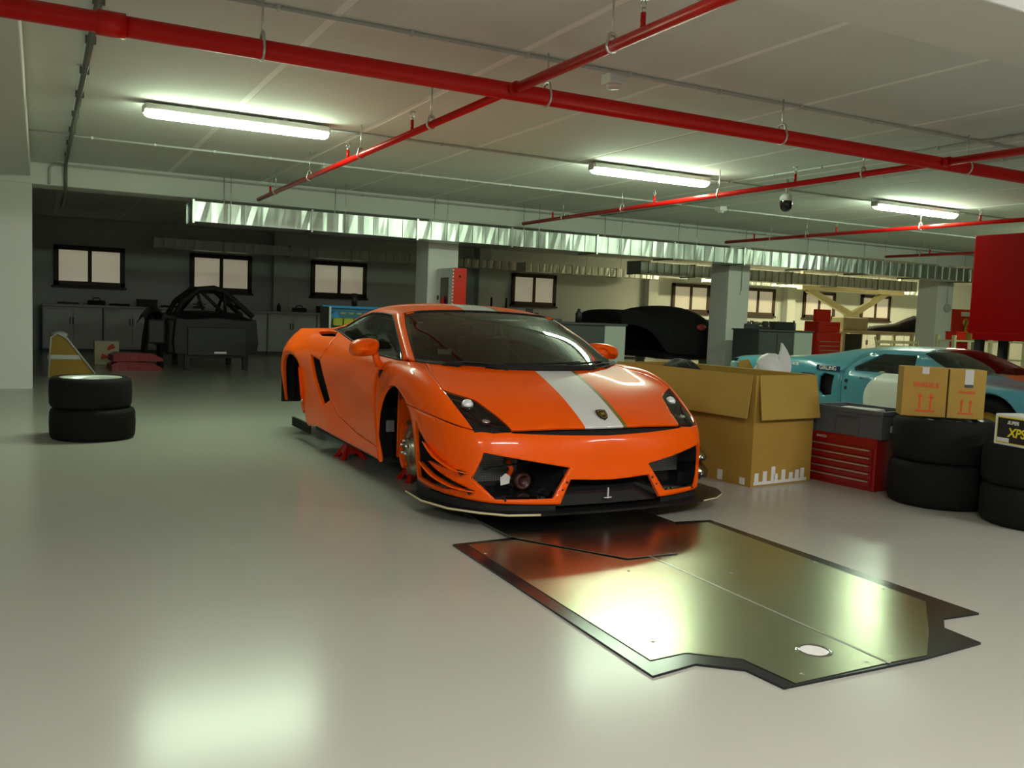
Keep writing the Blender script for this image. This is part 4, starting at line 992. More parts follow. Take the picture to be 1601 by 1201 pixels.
# battery box
va = math.atan2(-.985, -.17)
xb = thing('battery_box', 'white box with black and yellow printed XP panel on right tyre stack', 'box', (5.30, 3.55, .502), va)
MB().box(0, .40, 0, .20, 0, .19, bev=.004).build('body', mm('bag_white'), xb)
MB().box(.018, .385, -.0012, 0, .012, .176).build('yellow_panel', mm('yellow_print'), xb)
MB().box(.024, .380, -.002, -.001, .018, .168).build('black_panel', mm('matt_black'), xb)
text_obj('panel_print', 'XPS', .075, frame_M((.105, -.0026, .08), (1, 0, 0), (0, 0, 1)), mm('yellow_print'), xb, shear=.12, depth=.0004, align='LEFT', bold=.0022)
text_obj('panel_print', 'SUPER', .03, frame_M((.095, -.0026, .142), (1, 0, 0), (0, 0, 1)), mm('paper'), xb, shear=.3, depth=.0004, align='LEFT', bold=.001)
MB().box(.026, .115, -.003, -.0018, .020, .045).build('white_label', mm('paper'), xb)
MB().cyl((.33, .1, .165), (.36, .1, .172), .01, 8).build('handle_end', mm('matt_black'), xb)
rg = MB(); rg.tube([(5.70 + .20 * math.cos(a), 4.24, .70 + .13 * math.sin(a)) for a in [math.radians(-38 + 128 * k / 14) for k in range(15)]], .005, 8)
rg = rg.build('wire_hoop', mm('zinc')); rg.location = (.0, .0, -.02); tag(rg, 'thin pale wire hoop standing behind the fragile box', 'hoop')

# ---- red tool chest with grey crate
tcn = thing('tool_chest', 'dark red tool chest with five drawers between box and tyres', 'tool chest', (5.364, 4.485, 0), math.radians(4.9))
TW, TD, THh = .64, .40, .385
MB().box(0.004, TD, 0, TW, 0, THh, bev=.006).build('body', mm('chest_red'), tcn)
for k in range(5):
    z0 = .028 + k * .057
    d = MB().box(-.008, .006, .028, TW - .028, z0, z0 + .051, bev=.003).build('drawer', mm('chest_red'), tcn)
    MB().box(-.018, -.006, .045, TW - .045, z0 + .036, z0 + .047, bev=.003).build('handle', mm('zinc'), d)
lid = MB().box(-.002, .006, .01, TW - .01, .322, .38, bev=.002).build('lid_front', mm('chest_red'), tcn)
text_obj('badge_lettering', 'BAHCO', .026, frame_M((-.0035, TW - .16, .352), (0, -1, 0), (0, 0, 1)), mm('paper'), tcn, shear=.2, depth=.0005)
MB().box(.15, .30, -.012, 0.0, .20, .215, bev=.003).build('side_handle', mm('matt_black'), tcn)
cr_ = thing('storage_crate', 'grey plastic crate standing on the dark red tool chest', 'crate', (5.385, 4.465, THh), math.radians(4.9))
c = MB(); cw_, cdp, ch = .60, .38, .205
c.box(0, .008, 0, cw_, .0, ch); c.box(cdp - .008, cdp, 0, cw_, 0, ch); c.box(.008, cdp - .008, 0, .008, 0, ch); c.box(.008, cdp - .008, cw_ - .008, cw_, 0, ch); c.box(.008, cdp - .008, .008, cw_ - .008, 0, .008)
c.build('shell', mm('crate_grey'), cr_)
r_ = MB(); r_.box(-.012, 0.0, -.012, cw_ + .012, ch - .03, ch); r_.box(cdp, cdp + .012, -.012, cw_ + .012, ch - .03, ch); r_.box(0, cdp, -.012, 0, ch - .03, ch); r_.box(0, cdp, cw_, cw_ + .012, ch - .03, ch)
for y in (.0, .2, .4, .6): r_.box(-.008, 0, y - .006, y + .006, 0, ch)
r_.build('rim', mm('crate_grey'), cr_)
MB().box(.10, .17, -.006, 0.0, .05, .10).build('label_card', mm('paper'), cr_)
MB().box(-.009, -.003, .2, .4, ch - .075, ch - .06).build('grip', mm('counter_dark'), cr_)
pp = MB().box(-.14, .14, -.15, .15, 0, .18, bev=.01).build('paper_parcel', mm('paper')); pp.location = (5.55, 4.83, THh + .009); pp.rotation_euler.z = .3; tag(pp, 'pale paper parcel lying inside the grey crate', 'parcel')
# ---------------------------------------------------------------- pale blue racing coupe behind the tyres
gt = thing('racing_coupe', 'pale blue low racing coupe with white door roundel and orange stripe', 'car', (7.95, 4.82, 0))
def st(y, zs, w=(0, .3, .5, .68, .83, .885, .885, .87), dy=(0,) * 8): return [(w[i], y + dy[i], zs[i]) for i in range(8)]
GR = [
 [(0,-.92,.42),(.3,-.90,.42),(.5,-.86,.42),(.65,-.78,.42),(.75,-.68,.40),(.80,-.60,.34),(.80,-.58,.26),(.78,-.56,.18)],
 [(0,-.6,.58),(.3,-.6,.585),(.5,-.58,.60),(.68,-.55,.61),(.80,-.5,.58),(.86,-.45,.48),(.87,-.42,.34),(.86,-.40,.20)],
 st(-.25, (.68,.68,.70,.72,.69,.58,.40,.2)), st(.1, (.75,.75,.745,.74,.70,.60,.40,.18)),
 [(0,.30,.79),(.3,.33,.79),(.5,.38,.785),(.68,.42,.77),(.84,.4,.73),(.885,.4,.62),(.885,.4,.4),(.87,.4,.17)],
 [(0,.72,.95),(.28,.74,.945),(.45,.76,.93),(.60,.72,.85),(.83,.75,.745),(.89,.75,.62),(.885,.75,.4),(.87,.75,.17)],
 [(0,.95,1.01),(.28,.95,1.005),(.42,.97,.99),(.53,1.0,.95),(.82,1.0,.755),(.89,1.0,.62),(.885,1.0,.4),(.87,1.0,.17)],
 [(0,1.35,1.02),(.28,1.35,1.015),(.43,1.35,.995),(.55,1.35,.95),(.82,1.35,.77),(.89,1.35,.64),(.885,1.35,.4),(.87,1.35,.17)],
 [(0,1.75,.985),(.28,1.75,.98),(.45,1.75,.96),(.58,1.75,.91),(.82,1.75,.80),(.89,1.75,.66),(.885,1.75,.4),(.87,1.75,.17)],
 st(2.1, (.92,.915,.90,.875,.83,.70,.42,.2)), st(2.5, (.86,.86,.855,.85,.825,.72,.45,.25)), st(2.95, (.83,.83,.83,.83,.80,.70,.45,.25), (0,.3,.5,.68,.82,.87,.87,.85)),
 st(3.25, (.82,.82,.815,.80,.76,.68,.5,.35), (0,.3,.5,.68,.80,.84,.84,.82)),
]
GG = surf(mirror_full(GR), 6, 2); bm = grid_bm(GG); bm.normal_update()
if sum(f.normal.z for f in bm.faces) < 0: bmesh.ops.reverse_faces(bm, faces=bm.faces[:])
def circ(cy, cz, r, n=28): return [(cy + r * math.cos(2 * math.pi * k / n), cz + r * math.sin(2 * math.pi * k / n)) for k in range(n)]
sidef = lambda c: abs(c.x) > 0.6
tg = Trim()
tg.add('arch', circ(0.02, .32, .365), 'yz', sidef).add('arch', circ(2.41, .33, .39), 'yz', sidef)
tg.add('screen', [(-.62,.47),(-.3,.37),(0,.34),(.3,.37),(.62,.47),(.49,.93),(.25,.915),(-.25,.915),(-.49,.93)], 'xy', lambda c: c.z > .76)
tg.add('sidewin', [(.84,.79),(.98,.94),(1.34,.94),(1.49,.80),(1.45,.765),(.88,.765)], 'yz', lambda c: .5 < abs(c.x) < .84)
INT = [(1.66,.70),(1.80,.715),(1.845,.67),(1.845,.53),(1.79,.485),(1.68,.50)]
tg.add('intake', INT, 'yz', lambda c: abs(c.x) > .8)
tg.gap([(1.50,.93),(1.56,.80),(1.55,.40),(1.53,.20)], 'yz', .006, sidef).gap([(.42,.76),(.46,.5),(.46,.2)], 'yz', .006, sidef)
t7 = Trim().add('r', circ(.985, .50, .295, 40), 'yz', lambda c: abs(c.x) > .75)
t8 = Trim().add('o', [(-.17,-1.0),(.17,-1.0),(.17,3.4),(-.17,3.4)], 'xy')
tg.cut(bm); t7.cut(bm); t8.cut(bm)
PG = split_faces(bm, lambda c: tg.cls(c) or ('roundel' if t7.cls(c) else ('door' if (.44 < c.y < 1.55 and abs(c.x) > .5 and c.z < .93) else 'body'))); bm.free()
for k_, b_ in PG.items():
    if k_ in ('gap', 'arch'): b_.free()
    elif k_ == 'body': gb = panel(b_, 'body_shell', [mm('blue_body'), mm('gulf_orange')], gt, .02, False, lambda c: 1 if t8.cls(c) and c.z > .35 else 0)
    elif k_ == 'door':
        for s_, bb_ in split_faces(b_, lambda c: c.x < 0).items(): panel(bb_, 'door', mm('blue_body'), gt, .02)
        b_.free()
    elif k_ == 'roundel':
        for s_, bb_ in split_faces(b_, lambda c: c.x < 0).items(): panel(bb_, 'roundel', mm('roundel'), gt, .01)
        b_.free()
    elif k_ == 'screen': panel(b_, 'windscreen', mm('windscreen_glass'), gt)
    elif k_ == 'sidewin':
        for v in b_.verts: v.co.x *= .985
        for s_, bb_ in split_faces(b_, lambda c: c.x < 0).items(): panel(bb_, 'side_window', mm('side_glass'), gt)
        b_.free()
    elif k_ == 'intake':
        for v in b_.verts: v.co.x *= .92
        panel(b_, 'side_intake', mm('liner_black'), gt)
b_ = grid_bm(offset_grid(GG, .0)); 
for v in b_.verts: v.co = Vector((v.co.x * .93, v.co.y * .985 + .01, v.co.z * .955))
keep = split_faces(b_, lambda c: 'x' if (c.z > .68 and .30 < c.y < 1.5) or abs(c.x) > .55 and (abs(c.y - .02) < .36 or abs(c.y - 2.41) < .39) and c.z < .69 else 'k'); b_.free()
for k_, bb_ in keep.items():
    if k_ == 'k': panel(bb_, 'inner_shell', mm('liner_black'), gt)
    else: bb_.free()
MB().box(-.62, .62, .45, 1.6, .30, .62, bev=.05).build('cabin_tub', mm('matt_black'), gt)
for x in (-.30, .30): MB().box(x - .2, x + .2, 1.25, 1.4, .45, .86, bev=.05).build('seat', mm('grey_cloth'), gt)
for x in (-.34, -.22): MB().box(x - .012, x + .012, 1.235, 1.25, .66, .82).build('harness_strap', mm('paper'), gt)
for sg in (-1, 1):
    mg = MB(); mg.box(sg * .90 - .05, sg * .90 + .05, .58, .70, .755, .815, bev=.02); mg.tube([(sg * .84, .66, .735), (sg * .88, .65, .765)], .012, 8); mg.build('door_mirror', mm('blue_body'), gt)
    for yw, r_w, wd_ in ((.02, .315, .25), (2.41, .325, .30)):
        M_ = Matrix.Translation((sg * (.84 - wd_), yw, r_w)) @ Matrix.Rotation(sg * math.pi / 2, 4, 'Y')
        tw = MB(); tw.lathe([(.20, .01), (r_w - .03, 0), (r_w, .03), (r_w, wd_ - .03), (r_w - .03, wd_), (.20, wd_ - .01)], 44, M_, close=True)
        two = tw.build('tyre', mm('tyre'), gt)
        MB().lathe([(.20, wd_ - .01), (.185, wd_ - .03), (.17, wd_ * .6), (.06, wd_ * .62), (.05, wd_ * .8), (.001, wd_ * .82)], 36, M_).build('wheel', mm('gold'), two)
    MB().tube([(sg * .885, .42, .19), (sg * .885, 1.55, .19), (sg * .885, 1.95, .20)], .012, 8).build('sill_trim', mm('zinc'), gt)
    # bolts of the intake panel
    for z in (.66, .59): MB().cyl((sg * .87, 1.50, z), (sg * .895, 1.50, z), .018, 12).build('fuel_cap', mm('matt_black'), gt)
MB().box(-.87, .87, 3.15, 3.2, .3, .78).build('tail_panel', mm('matt_black'), gt)
dg = MB().box(-.883, -.872, 1.60, 1.90, .742, .792).build('decal_patch', mm('deep_blue'), gt)
dg.rotation_euler = (0, 0, 0)
text_obj('decal_lettering', 'GIRLING', .058, frame_M((-.8845, 1.75, .767), (0, -1, 0), (0, 0, 1)), mm('paper'), gt, depth=.0006, bold=.0012)
text_obj('decal_lettering', 'BRITAX', .035, frame_M((-.893, 1.28, .70), (0, -1, 0), (0, 0, 1)), mm('deep_blue'), gt, shear=.2, depth=.0006)
for i in range(5): MB().box(-.872, -.866, 2.16 + i * .05, 2.195 + i * .05, .765 - i * .004, .80 - i * .006).build('decal_mark', mm('paper'), gt)
MB().box(-.893, -.885, 1.92, 2.08, .62, .70).build('decal_patch', mat('decal_plum', (.10, .03, .10), .4, noise=.1), gt)
# ---------------------------------------------------------------- things further back
# red cabinet on black legs at right edge
rc = thing('metal_cabinet', 'large glossy red metal cabinet on black legs at right edge', 'cabinet', (10.5, 6.45, 0))
MB().box(0, .6, 0, 1.05, 1.16, 2.40, bev=.012).build('body', mm('cabinet_red'), rc)
MB().box(-.012, 0, .03, .98, 1.09, 1.18, bev=.004).build('lower_lip', mm('cabinet_red'), rc)
for x in (.06, .54):
    for y in (.08, .92): MB().box(x - .045, x + .045, y - .045, y + .045, 0, 1.16, bev=.004).build('leg', mm('matt_black'), rc)
for y, z in ((.94, 2.28), (.90, 1.26)): MB().cyl((-.004, y, z), (.01, y, z), .012, 10).build('rivet', mm('matt_black'), rc)

# counters with light end panels
def counter(label, x0, x1, xe, y, d, h):
    t = thing('workshop_counter', label, 'counter', (x0, y, 0))
    MB().box(0, x1 - x0, 0, d, .06, h - .03, bev=.004).build('front_panel', mm('counter_dark'), t)
    MB().box(x1 - x0, xe - x0, -.01, d, 0, h - .03, bev=.006).build('end_panel', mm('counter_light'), t)
    MB().box(-.02, xe - x0 + .02, -.03, d + .02, h - .03, h, bev=.005).build('worktop', mm('counter_dark'), t)
    n = max(2, int((x1 - x0) / .6)); L = (x1 - x0) / n
    for k in range(n): MB().box(k * L + .01, (k + 1) * L - .01, -.012, 0, .10, h - .06, bev=.004).build('door', mm('counter_dark'), t)
counter('dark counter with pale end panel left of the covered black car', 6.0, 7.62, 8.0, 11.5, .65, 1.09)
counter('dark counter with pale end panel right of the middle column', 10.9, 11.72, 12.15, 11.7, .65, 1.08)

# black covered car
cv = thing('covered_car', 'low sports car under a black cloth cover behind the counter', 'car', (0, 14.6, 0))
prof = [(935, 489, 506), (940, 484, 506), (960, 483.5, 507), (985, 486, 520), (1000, 481, 545), (1020, 478, 549), (1045, 479, 551), (1065, 486, 552), (1082, 499, 552), (1095, 501, 552), (1110, 500, 552), (1135, 506, 552), (1160, 516, 550), (1172, 530, 548)]
rows = []
for (px_, pt, pb) in prof:
    a = ony(px_, pt, 14.6); b = ony(px_, pb, 14.6); zt, zb = a.z, b.z; x = a.x; w_ = .92 if 985 < px_ < 1150 else .8
    rows.append([(x, -w_, zb), (x, -w_ * 1.0, zb + (zt - zb) * .35), (x, -w_ * .88, zb + (zt - zb) * .68), (x, -w_ * .6, zb + (zt - zb) * .93), (x, 0, zt), (x, w_ * .6, zb + (zt - zb) * .93), (x, w_ * .88, zb + (zt - zb) * .68), (x, w_, zb + (zt - zb) * .35), (x, w_, zb)])
G_ = surf(np.array(rows), 5, 1); b_ = grid_bm(G_)
for row in (G_[0], G_[-1]): b_.faces.new([b_.verts.new(p) for p in row])
panel(b_, 'cloth_cover', mm('cover_cloth'), cv)
xa = rows[4][0][0]; xz = rows[-2][0][0]; zb = rows[5][0][2]
MB().box(xa + .1, xz - .1, -.75, .75, zb - .12, zb + .02, bev=.02).build('underbody', mm('matt_black'), cv)
for x in (xa + .5, xz - .5):
    for y in (-.6, .6):
        MB().box(x - .07, x + .07, y - .07, y + .07, 0, zb - .11, bev=.01).build('stand', mm('counter_light'), cv)
MB().sphere((ony(1097, 512, 13.72).x, -.87, ony(1097, 512, 13.72).z), .09, 1.2, .5, .7).build('tail_lamp', mat('lamp_red', (.45, .05, .05), .3, noise=.1), cv)

# fire hose cabinet at first column
hc = thing('fire_cabinet', 'red fire hose cabinet with glazed side on the left column', 'cabinet', (5.42, 12.3, 0))
zt = ony(715, 419, 12.3).z
MB().box(0, .22, 0, .58, .9, zt, bev=.008).build('body', mm('white_plastic'), hc)
MB().box(.0, .225, -.012, 0, .9, zt, bev=.004).build('red_front', mm('chest_bright'), hc)
MB().box(-.004, 0, .14, .44, .95, zt - .14).build('glass_door', mat('dark_pane', (.05, .03, .03), .1, noise=.2), hc)
MB().lathe([(.001, 0), (.055, 0), (.06, .02), (.06, .30), (.03, .36), (.012, .38), (.001, .40)], 20, Matrix.Translation((-.03 + .0, .29, 1.02)) @ Matrix.Scale(.4, 4, (1, 0, 0))).build('extinguisher', mm('chest_bright'), hc)
for k in range(14): MB().box(-.006, .012, -.018, -.008, zt - .02 - k * .05, zt - .045 - k * .05 + .0).build('warning_mark', mm('paper'), hc)
MB().box(-.012, 0, .50, .54, 1.35, 1.42, bev=.004).build('latch', mm('matt_black'), hc)
MB().box(.10, .13, -.02, -.012, zt - .14, zt - .11, bev=.002).build('lock', mm('matt_black'), hc)

# blue tool cart with yellow bins behind the orange car
a = ony(505, 479, 13.7); b = ony(600, 480, 13.7)
ct = thing('tool_cart', 'blue tool cart with yellow bins behind the orange car roof', 'tool cart', (a.x, 13.7, 0))
W_ = b.x - a.x
MB().box(0, W_, 0, .04, .12, a.z, bev=.004).build('back_panel', mm('cart_blue'), ct)
MB().box(0, W_, -.45, 0, .12, .18).build('bottom_shelf', mm('cart_blue'), ct)
MB().box(-.02, W_ + .02, -.06, .05, a.z - .02, a.z + .02, bev=.004).build('top_rail', mm('sky_blue'), ct)
MB().box(-.03, 0, -.45, .05, .12, a.z).build('side_panel', mm('galv_dull'), ct)
for k in range(4): MB().box(.28 + k * .13, .36 + k * .13, -.01, 0, a.z - .105, a.z - .085).build('hook', mm('bin_yellow'), ct)
for k in range(5):
    MB().box(.12 + k * .17, .27 + k * .17, -.16, -.005, a.z - .29, a.z - .17, bev=.01).build('bin', mm('bin_yellow'), ct)
MB().box(.03, .22, -.12, -.02, a.z - .20, a.z - .10, bev=.01, M=Matrix.Translation((.12, 0, a.z - .15)) @ Matrix.Rotation(-.45, 4, 'Y') @ Matrix.Translation((-.12, 0, -(a.z - .15)))).build('blue_cloth', mm('sky_blue'), ct)
for x in (.05, W_ - .05):
    for y in (-.4, 0): MB().cyl((x - .02, y, .06), (x + .02, y, .06), .06, 16).build('wheel', mm('matt_black'), ct)
pq = MB().cyl((0, 0, 0), (0, 0, .20), .045, 14).build('spray_can', mm('dark_tool')); pq.location = (a.x + .50, 13.70, a.z + .02); tag(pq, 'dark can standing on top of the blue tool cart', 'can')

# back wall benches: cabinet units under one continuous worktop
ZB = ony(150, 477, 21.2).z
ORD = ['first', 'second', 'third', 'fourth', 'fifth', 'sixth', 'seventh', 'eighth', 'ninth', 'tenth']; CNT = {}
def nth(key): CNT[key] = CNT.get(key, 0) + 1; return ORD[CNT[key] - 1] + ' '
for (xa, xb, lab) in ((.05, 9.3, 'dark corner left of the orange car'), (9.9, 15.2, 'covered black car'), (16.6, 27.4, 'far right windows')):
    wt = MB().box(xa, xb, 21.05, 21.72, ZB - .05, ZB, bev=.006).build('worktop', mm('bench_white') if xa < 16 else mm('cream_metal'))
    tag(wt, 'long pale worktop along the back wall by the ' + lab, 'worktop')
    n = int((xb - xa) / 1.15); L = (xb - xa) / n; proto = None
    for k in range(n):
        if proto is None:
            proto = thing('base_cabinet', 'first base cabinet from left along ' + lab, 'cabinet', (xa, 21.1, 0), 0, 'base cabinets by the ' + lab)
            MB().box(.01, L - .01, 0, .58, .08, ZB - .055, bev=.006).build('body', mm('bench_white'), proto)
            MB().box(.01, L - .01, .05, .55, 0, .08).build('plinth', mm('counter_dark'), proto)
            for q in (0, 1):
                d = MB().box(.03 + q * (L / 2 - .02), L / 2 - .01 + q * (L / 2 - .02), -.02, 0, .12, ZB - .10, bev=.006).build('door', mm('bench_white'), proto)
                MB().box(L / 2 - .06 + q * .06, L / 2 - .04 + q * .06, -.04, -.02, .6, .75, bev=.003).build('handle', mm('dark_tool'), d)
        else: dup(proto, (xa + k * L, 21.1, 0), label=ORD[k] + ' base cabinet from left along ' + lab)
# small clutter on the worktops
rnd = random.Random(11)
def clutter(kind, x, y, z, s, lab, grp):
    b = MB()
    if kind == 0: b.box(-.16, .16, -.1, .1, 0, .10, bev=.015); b.tube([(-.08, 0, .10), (-.06, 0, .15), (.06, 0, .15), (.08, 0, .10)], .012, 8); nm, ct_ = 'tool_box', 'tool box'
    elif kind == 1: b.lathe([(.001, 0), (.045, 0), (.045, .13), (.02, .16), (.02, .19), (.001, .19)], 16); nm, ct_ = 'oil_bottle', 'bottle'
    elif kind == 2: b.box(-.12, .12, -.05, .05, 0, .05, bev=.01); b.box(-.04, .06, -.04, .04, .05, .16, bev=.01); b.cyl((-.14, 0, .10), (.14, 0, .10), .012, 8); nm, ct_ = 'bench_vice', 'vice'
    elif kind == 3: b.tube([(-.2, -.05, .02), (-.1, .06, .03), (.05, -.04, .02), (.2, .05, .025)], .02, 8); b.box(-.1, .1, -.05, .05, 0, .04, bev=.01); nm, ct_ = 'cable_coil', 'cable'
    else: b.box(-.2, .2, -.12, .12, 0, .14, bev=.01); b.box(-.21, .21, -.13, .13, .13, .16, bev=.006); nm, ct_ = 'parts_bin', 'bin'
    for v in b.bm.verts: v.co *= s
    o = b.build(nm, rnd.choice([mm('dark_tool'), mm('dark_tool'), mm('crate_grey'), mm('counter_dark')])); o.location = (x, y, z); o.rotation_euler.z = rnd.uniform(-.5, .5)
    tag(o, lab, ct_, grp)
NM = ['dark tool box lying', 'dark oil bottle standing', 'small bench vice standing', 'loose cable coil lying', 'grey parts bin standing']
for i, x in enumerate([.55, 1.1, 1.55, 2.1, 2.6, 3.2, 5.0, 5.5, 6.1, 6.6, 7.3, 7.9, 8.6]):
    k = [3, 0, 3, 4, 3, 2, 1, 0, 4, 2, 0, 1, 4][i]; clutter(k, x, 21.35 + rnd.uniform(-.1, .15), ZB, 1.0, nth('l%d' % k) + NM[k] + ' from the left on the dark back worktop', NM[k].split(' lying')[0].split(' standing')[0] + 's on the left worktop')
for i, x in enumerate([17.2, 17.9, 18.4, 19.0, 19.5, 20.1, 20.7, 21.3, 22.0, 22.6, 23.3, 24.0, 24.8, 25.6]):
    k = [2, 0, 3, 1, 2, 4, 1, 1, 0, 3, 2, 4, 0, 2][i]; clutter(k, x, 21.35 + rnd.uniform(-.1, .15), ZB, 1.25, nth('r%d' % k) + NM[k] + ' from the left on the warm lit far worktop', NM[k].split(' lying')[0].split(' standing')[0] + 's on the right worktop')
for i, (x, y) in enumerate([(6.45, 11.8), (6.95, 11.85), (7.3, 11.75)]):
    k = [2, 3, 1][i]; clutter(k, x, y, 1.09, 1.1, NM[k] + ' on the counter by the covered car', None)
for i, (x, y) in enumerate([(11.0, 12.0), (11.35, 12.05), (11.70, 12.0), (12.04, 12.05)]):
    k = [0, 2, 4, 1][i]; clutter(k, x, y, 1.08, .9, NM[k] + ' on the counter right of the middle column', None)

# V brace of pale steel in front of the far windows
a = ony(1262, 452, 19.0); b = ony(1331, 493, 19.0); c = ony(1400, 450, 19.0)
vb = thing('steel_brace', 'pale V-shaped steel brace in front of the far right windows', 'brace')
for p, q in ((a, b), (c, b)):
    d = (q - p); L = d.length; ang = math.atan2(d.z, d.x)
    MB().box(0, L, -.06, .06, -.09, .09, bev=.01, M=Matrix.Translation(p) @ Matrix.Rotation(-ang, 4, 'Y')).build('diagonal', mm('cream_metal'), vb)
MB().box(b.x - .25, b.x + .25, 18.93, 19.07, b.z - .16, b.z + .02, bev=.01).build('gusset', mm('cream_metal'), vb)
MB().box(b.x - .07, b.x + .07, 18.93, 19.07, 0, b.z - .1, bev=.01).build('post', mm('cream_metal'), vb)
MB().box(a.x - .3, c.x + .3, 18.9, 19.1, a.z - .02, a.z + .18, bev=.01).build('top_beam', mm('cream_metal'), vb)
for x in (a.x - .2, c.x + .2): MB().box(x - .04, x + .04, 18.96, 19.04, a.z + .15, ZC).build('hanger', mm('cream_metal'), vb)

# bright red roll cab with top chest
a = ony(1274, 573, 15.0); b = ony(1312, 573, 15.0); zt1 = ony(1292, 503, 15.0).z; zt2 = ony(1292, 487, 15.0).z
rcb = thing('roll_cabinet', 'bright red roll cabinet with open top chest at far benches', 'tool chest', (a.x, 15.0, 0)); W_ = b.x - a.x
MB().box(0, W_, 0, .5, .12, zt1 - .25, bev=.01).build('body', mm('chest_bright'), rcb)
MB().box(.05, W_ - .02, .03, .45, zt1 - .245, zt1, bev=.01).build('top_chest', mm('chest_bright'), rcb)
MB().box(W_ * .4, W_, .35, .45, zt1, zt2 + .05, bev=.01).build('open_lid', mm('chest_bright'), rcb)
for k in range(7):
    d = MB().box(.03, W_ - .03, -.02, 0, .15 + k * .1, .24 + k * .1, bev=.004).build('drawer', mm('chest_bright'), rcb)
    MB().box(.08, W_ - .08, -.035, -.02, .21 + k * .1, .225 + k * .1).build('handle', mm('zinc'), d)
for k in range(3): MB().box(.07, W_ - .05, .015, .03, zt1 - .22 + k * .07, zt1 - .165 + k * .07, bev=.003).build('small_drawer', mm('chest_bright'), rcb)
for x in (.06, W_ - .06):
    for y in (.06, .44): MB().cyl((x - .02, y, .06), (x + .02, y, .06), .06, 14).build('castor', mm('matt_black'), rcb)

# cream workbench and slatted chair
a = ony(1318, 516, 16.5); b = ony(1432, 521, 16.5)
wbn = thing('workbench', 'cream metal workbench behind the blue coupe', 'workbench', (a.x, 16.5, 0)); W_ = b.x - a.x
MB().box(0, W_, 0, .7, a.z - .07, a.z, bev=.008).build('top', mm('cream_metal'), wbn)
for x in (.08, W_ * .5, W_ - .08):
    for y in (.06, .64): MB().box(x - .04, x + .04, y - .04, y + .04, 0, a.z - .07, bev=.004).build('leg', mm('cream_metal'), wbn)
MB().box(.05, W_ - .05, .1, .6, .35, .38).build('shelf', mm('counter_dark'), wbn)
MB().box(.3, W_ * .48, .55, .6, .38, a.z - .1).build('back_sheet', mm('counter_dark'), wbn)
dc = MB(); g = [[(x, y, z) for (y, z) in ((-.25, 0), (-.2, h_ * .6), (0, h_), (.2, h_ * .6), (.25, 0))] for x, h_ in ((-.9, .05), (-.6, .14), (-.2, .18), (.2, .22), (.6, .36), (.95, .46), (1.1, .44))]
dc.grid(g); dc.bm.faces.new([dc.bm.verts.new(p) for p in g[0]]); dc.bm.faces.new([dc.bm.verts.new(p) for p in g[-1]])
dc = dc.build('dust_sheet', mm('cover_cloth')); dc.location = (ony(1390, 510, 16.85).x, 16.85, a.z); tag(dc, 'black dust sheet draped over a part on the cream workbench', 'dust sheet')
wbx = MB().box(-.45, .45, -.2, .2, 0, .33, bev=.02).box(-.4, .4, -.21, -.2, .05, .12).build('parts_bin', mm('cream_metal')); wbx.location = (ony(1331, 510, 16.8).x, 16.85, a.z); tag(wbx, 'pale metal parts bin on the cream workbench beside red cabinet', 'bin')
p = ony(1368, 556, 12.2); q = ony(1440, 556, 12.2)
sc_ = thing('slatted_bench', 'cream slatted metal bench seat behind the blue coupe roof', 'bench', (p.x, 12.2, 0)); W_ = q.x - p.x; zt = ony(1400, 530, 12.2).z
for k in range(5): MB().box(.12, W_, .02 + k * .012, .05 + k * .012, .50 + k * (zt - .5) / 5, .50 + (k + .62) * (zt - .5) / 5, bev=.006).build('slat', mm('cream_metal'), sc_)
for k in range(4): MB().box(.05, W_, -.42 + k * .11, -.34 + k * .11, .44, .465, bev=.005).build('seat_slat', mm('cream_metal'), sc_)
for x in (.06, W_ - .06):
    MB().tube([(x, -.42, 0), (x, -.42, .62), (x, -.30, .72), (x, .0, .74), (x, .08, zt + .03)], .018, 8).build('arm', mm('cream_metal'), sc_)
    MB().cyl((x, .05, 0), (x, .05, .75), .018, 8).build('leg', mm('cream_metal'), sc_)

# red dispenser and shelf rack near right edge
a = ony(1492, 483, 13.8); b = ony(1518, 483, 13.8)
rd = thing('red_dispenser', 'red wall unit with gold gauge left of the red cabinet', 'dispenser', (a.x, 13.8, 0)); W_ = b.x - a.x
MB().box(0, W_, 0, .4, .1, a.z, bev=.02).build('body', mm('chest_bright'), rd)
MB().box(W_ * .45, W_ * .95, -.01, 0, a.z - .16, a.z - .06).build('label', mm('paper'), rd)
MB().lathe([(.001, 0), (.09, 0), (.10, .02), (.07, .04), (.001, .04)], 20, Matrix.Translation((W_ * .7, 0, a.z - .30)) @ Matrix.Rotation(math.pi / 2, 4, 'X')).build('gauge', mm('gold'), rd)
MB().tube([(W_ * .7, -.02, a.z - .4), (W_ * .6, -.05, a.z - .6), (W_ * .5, -.03, a.z - .75)], .035, 8).build('hose', mm('gold'), rd)
for x in (.08, W_ - .08): MB().box(x - .04, x + .04, .05, .35, 0, .1).build('foot', mm('matt_black'), rd)
a = ony(1520, 552, 10.6); b = ony(1640, 560, 10.6)
rk = thing('shelf_rack', 'cream metal shelf rack under the red cabinet in background', 'shelf', (a.x + .3, 11.2, 0)); W_ = 2.2
for z in (.25, .62, .98): MB().box(0, W_, 0, .4, z, z + .03, bev=.004).build('shelf', mm('cream_metal'), rk)
for x in (.02, W_ * .5, W_ - .02):
    for y in (.02, .38): MB().box(x - .03, x + .03, y - .03, y + .03, 0, 1.1).build('post', mm('cream_metal'), rk)
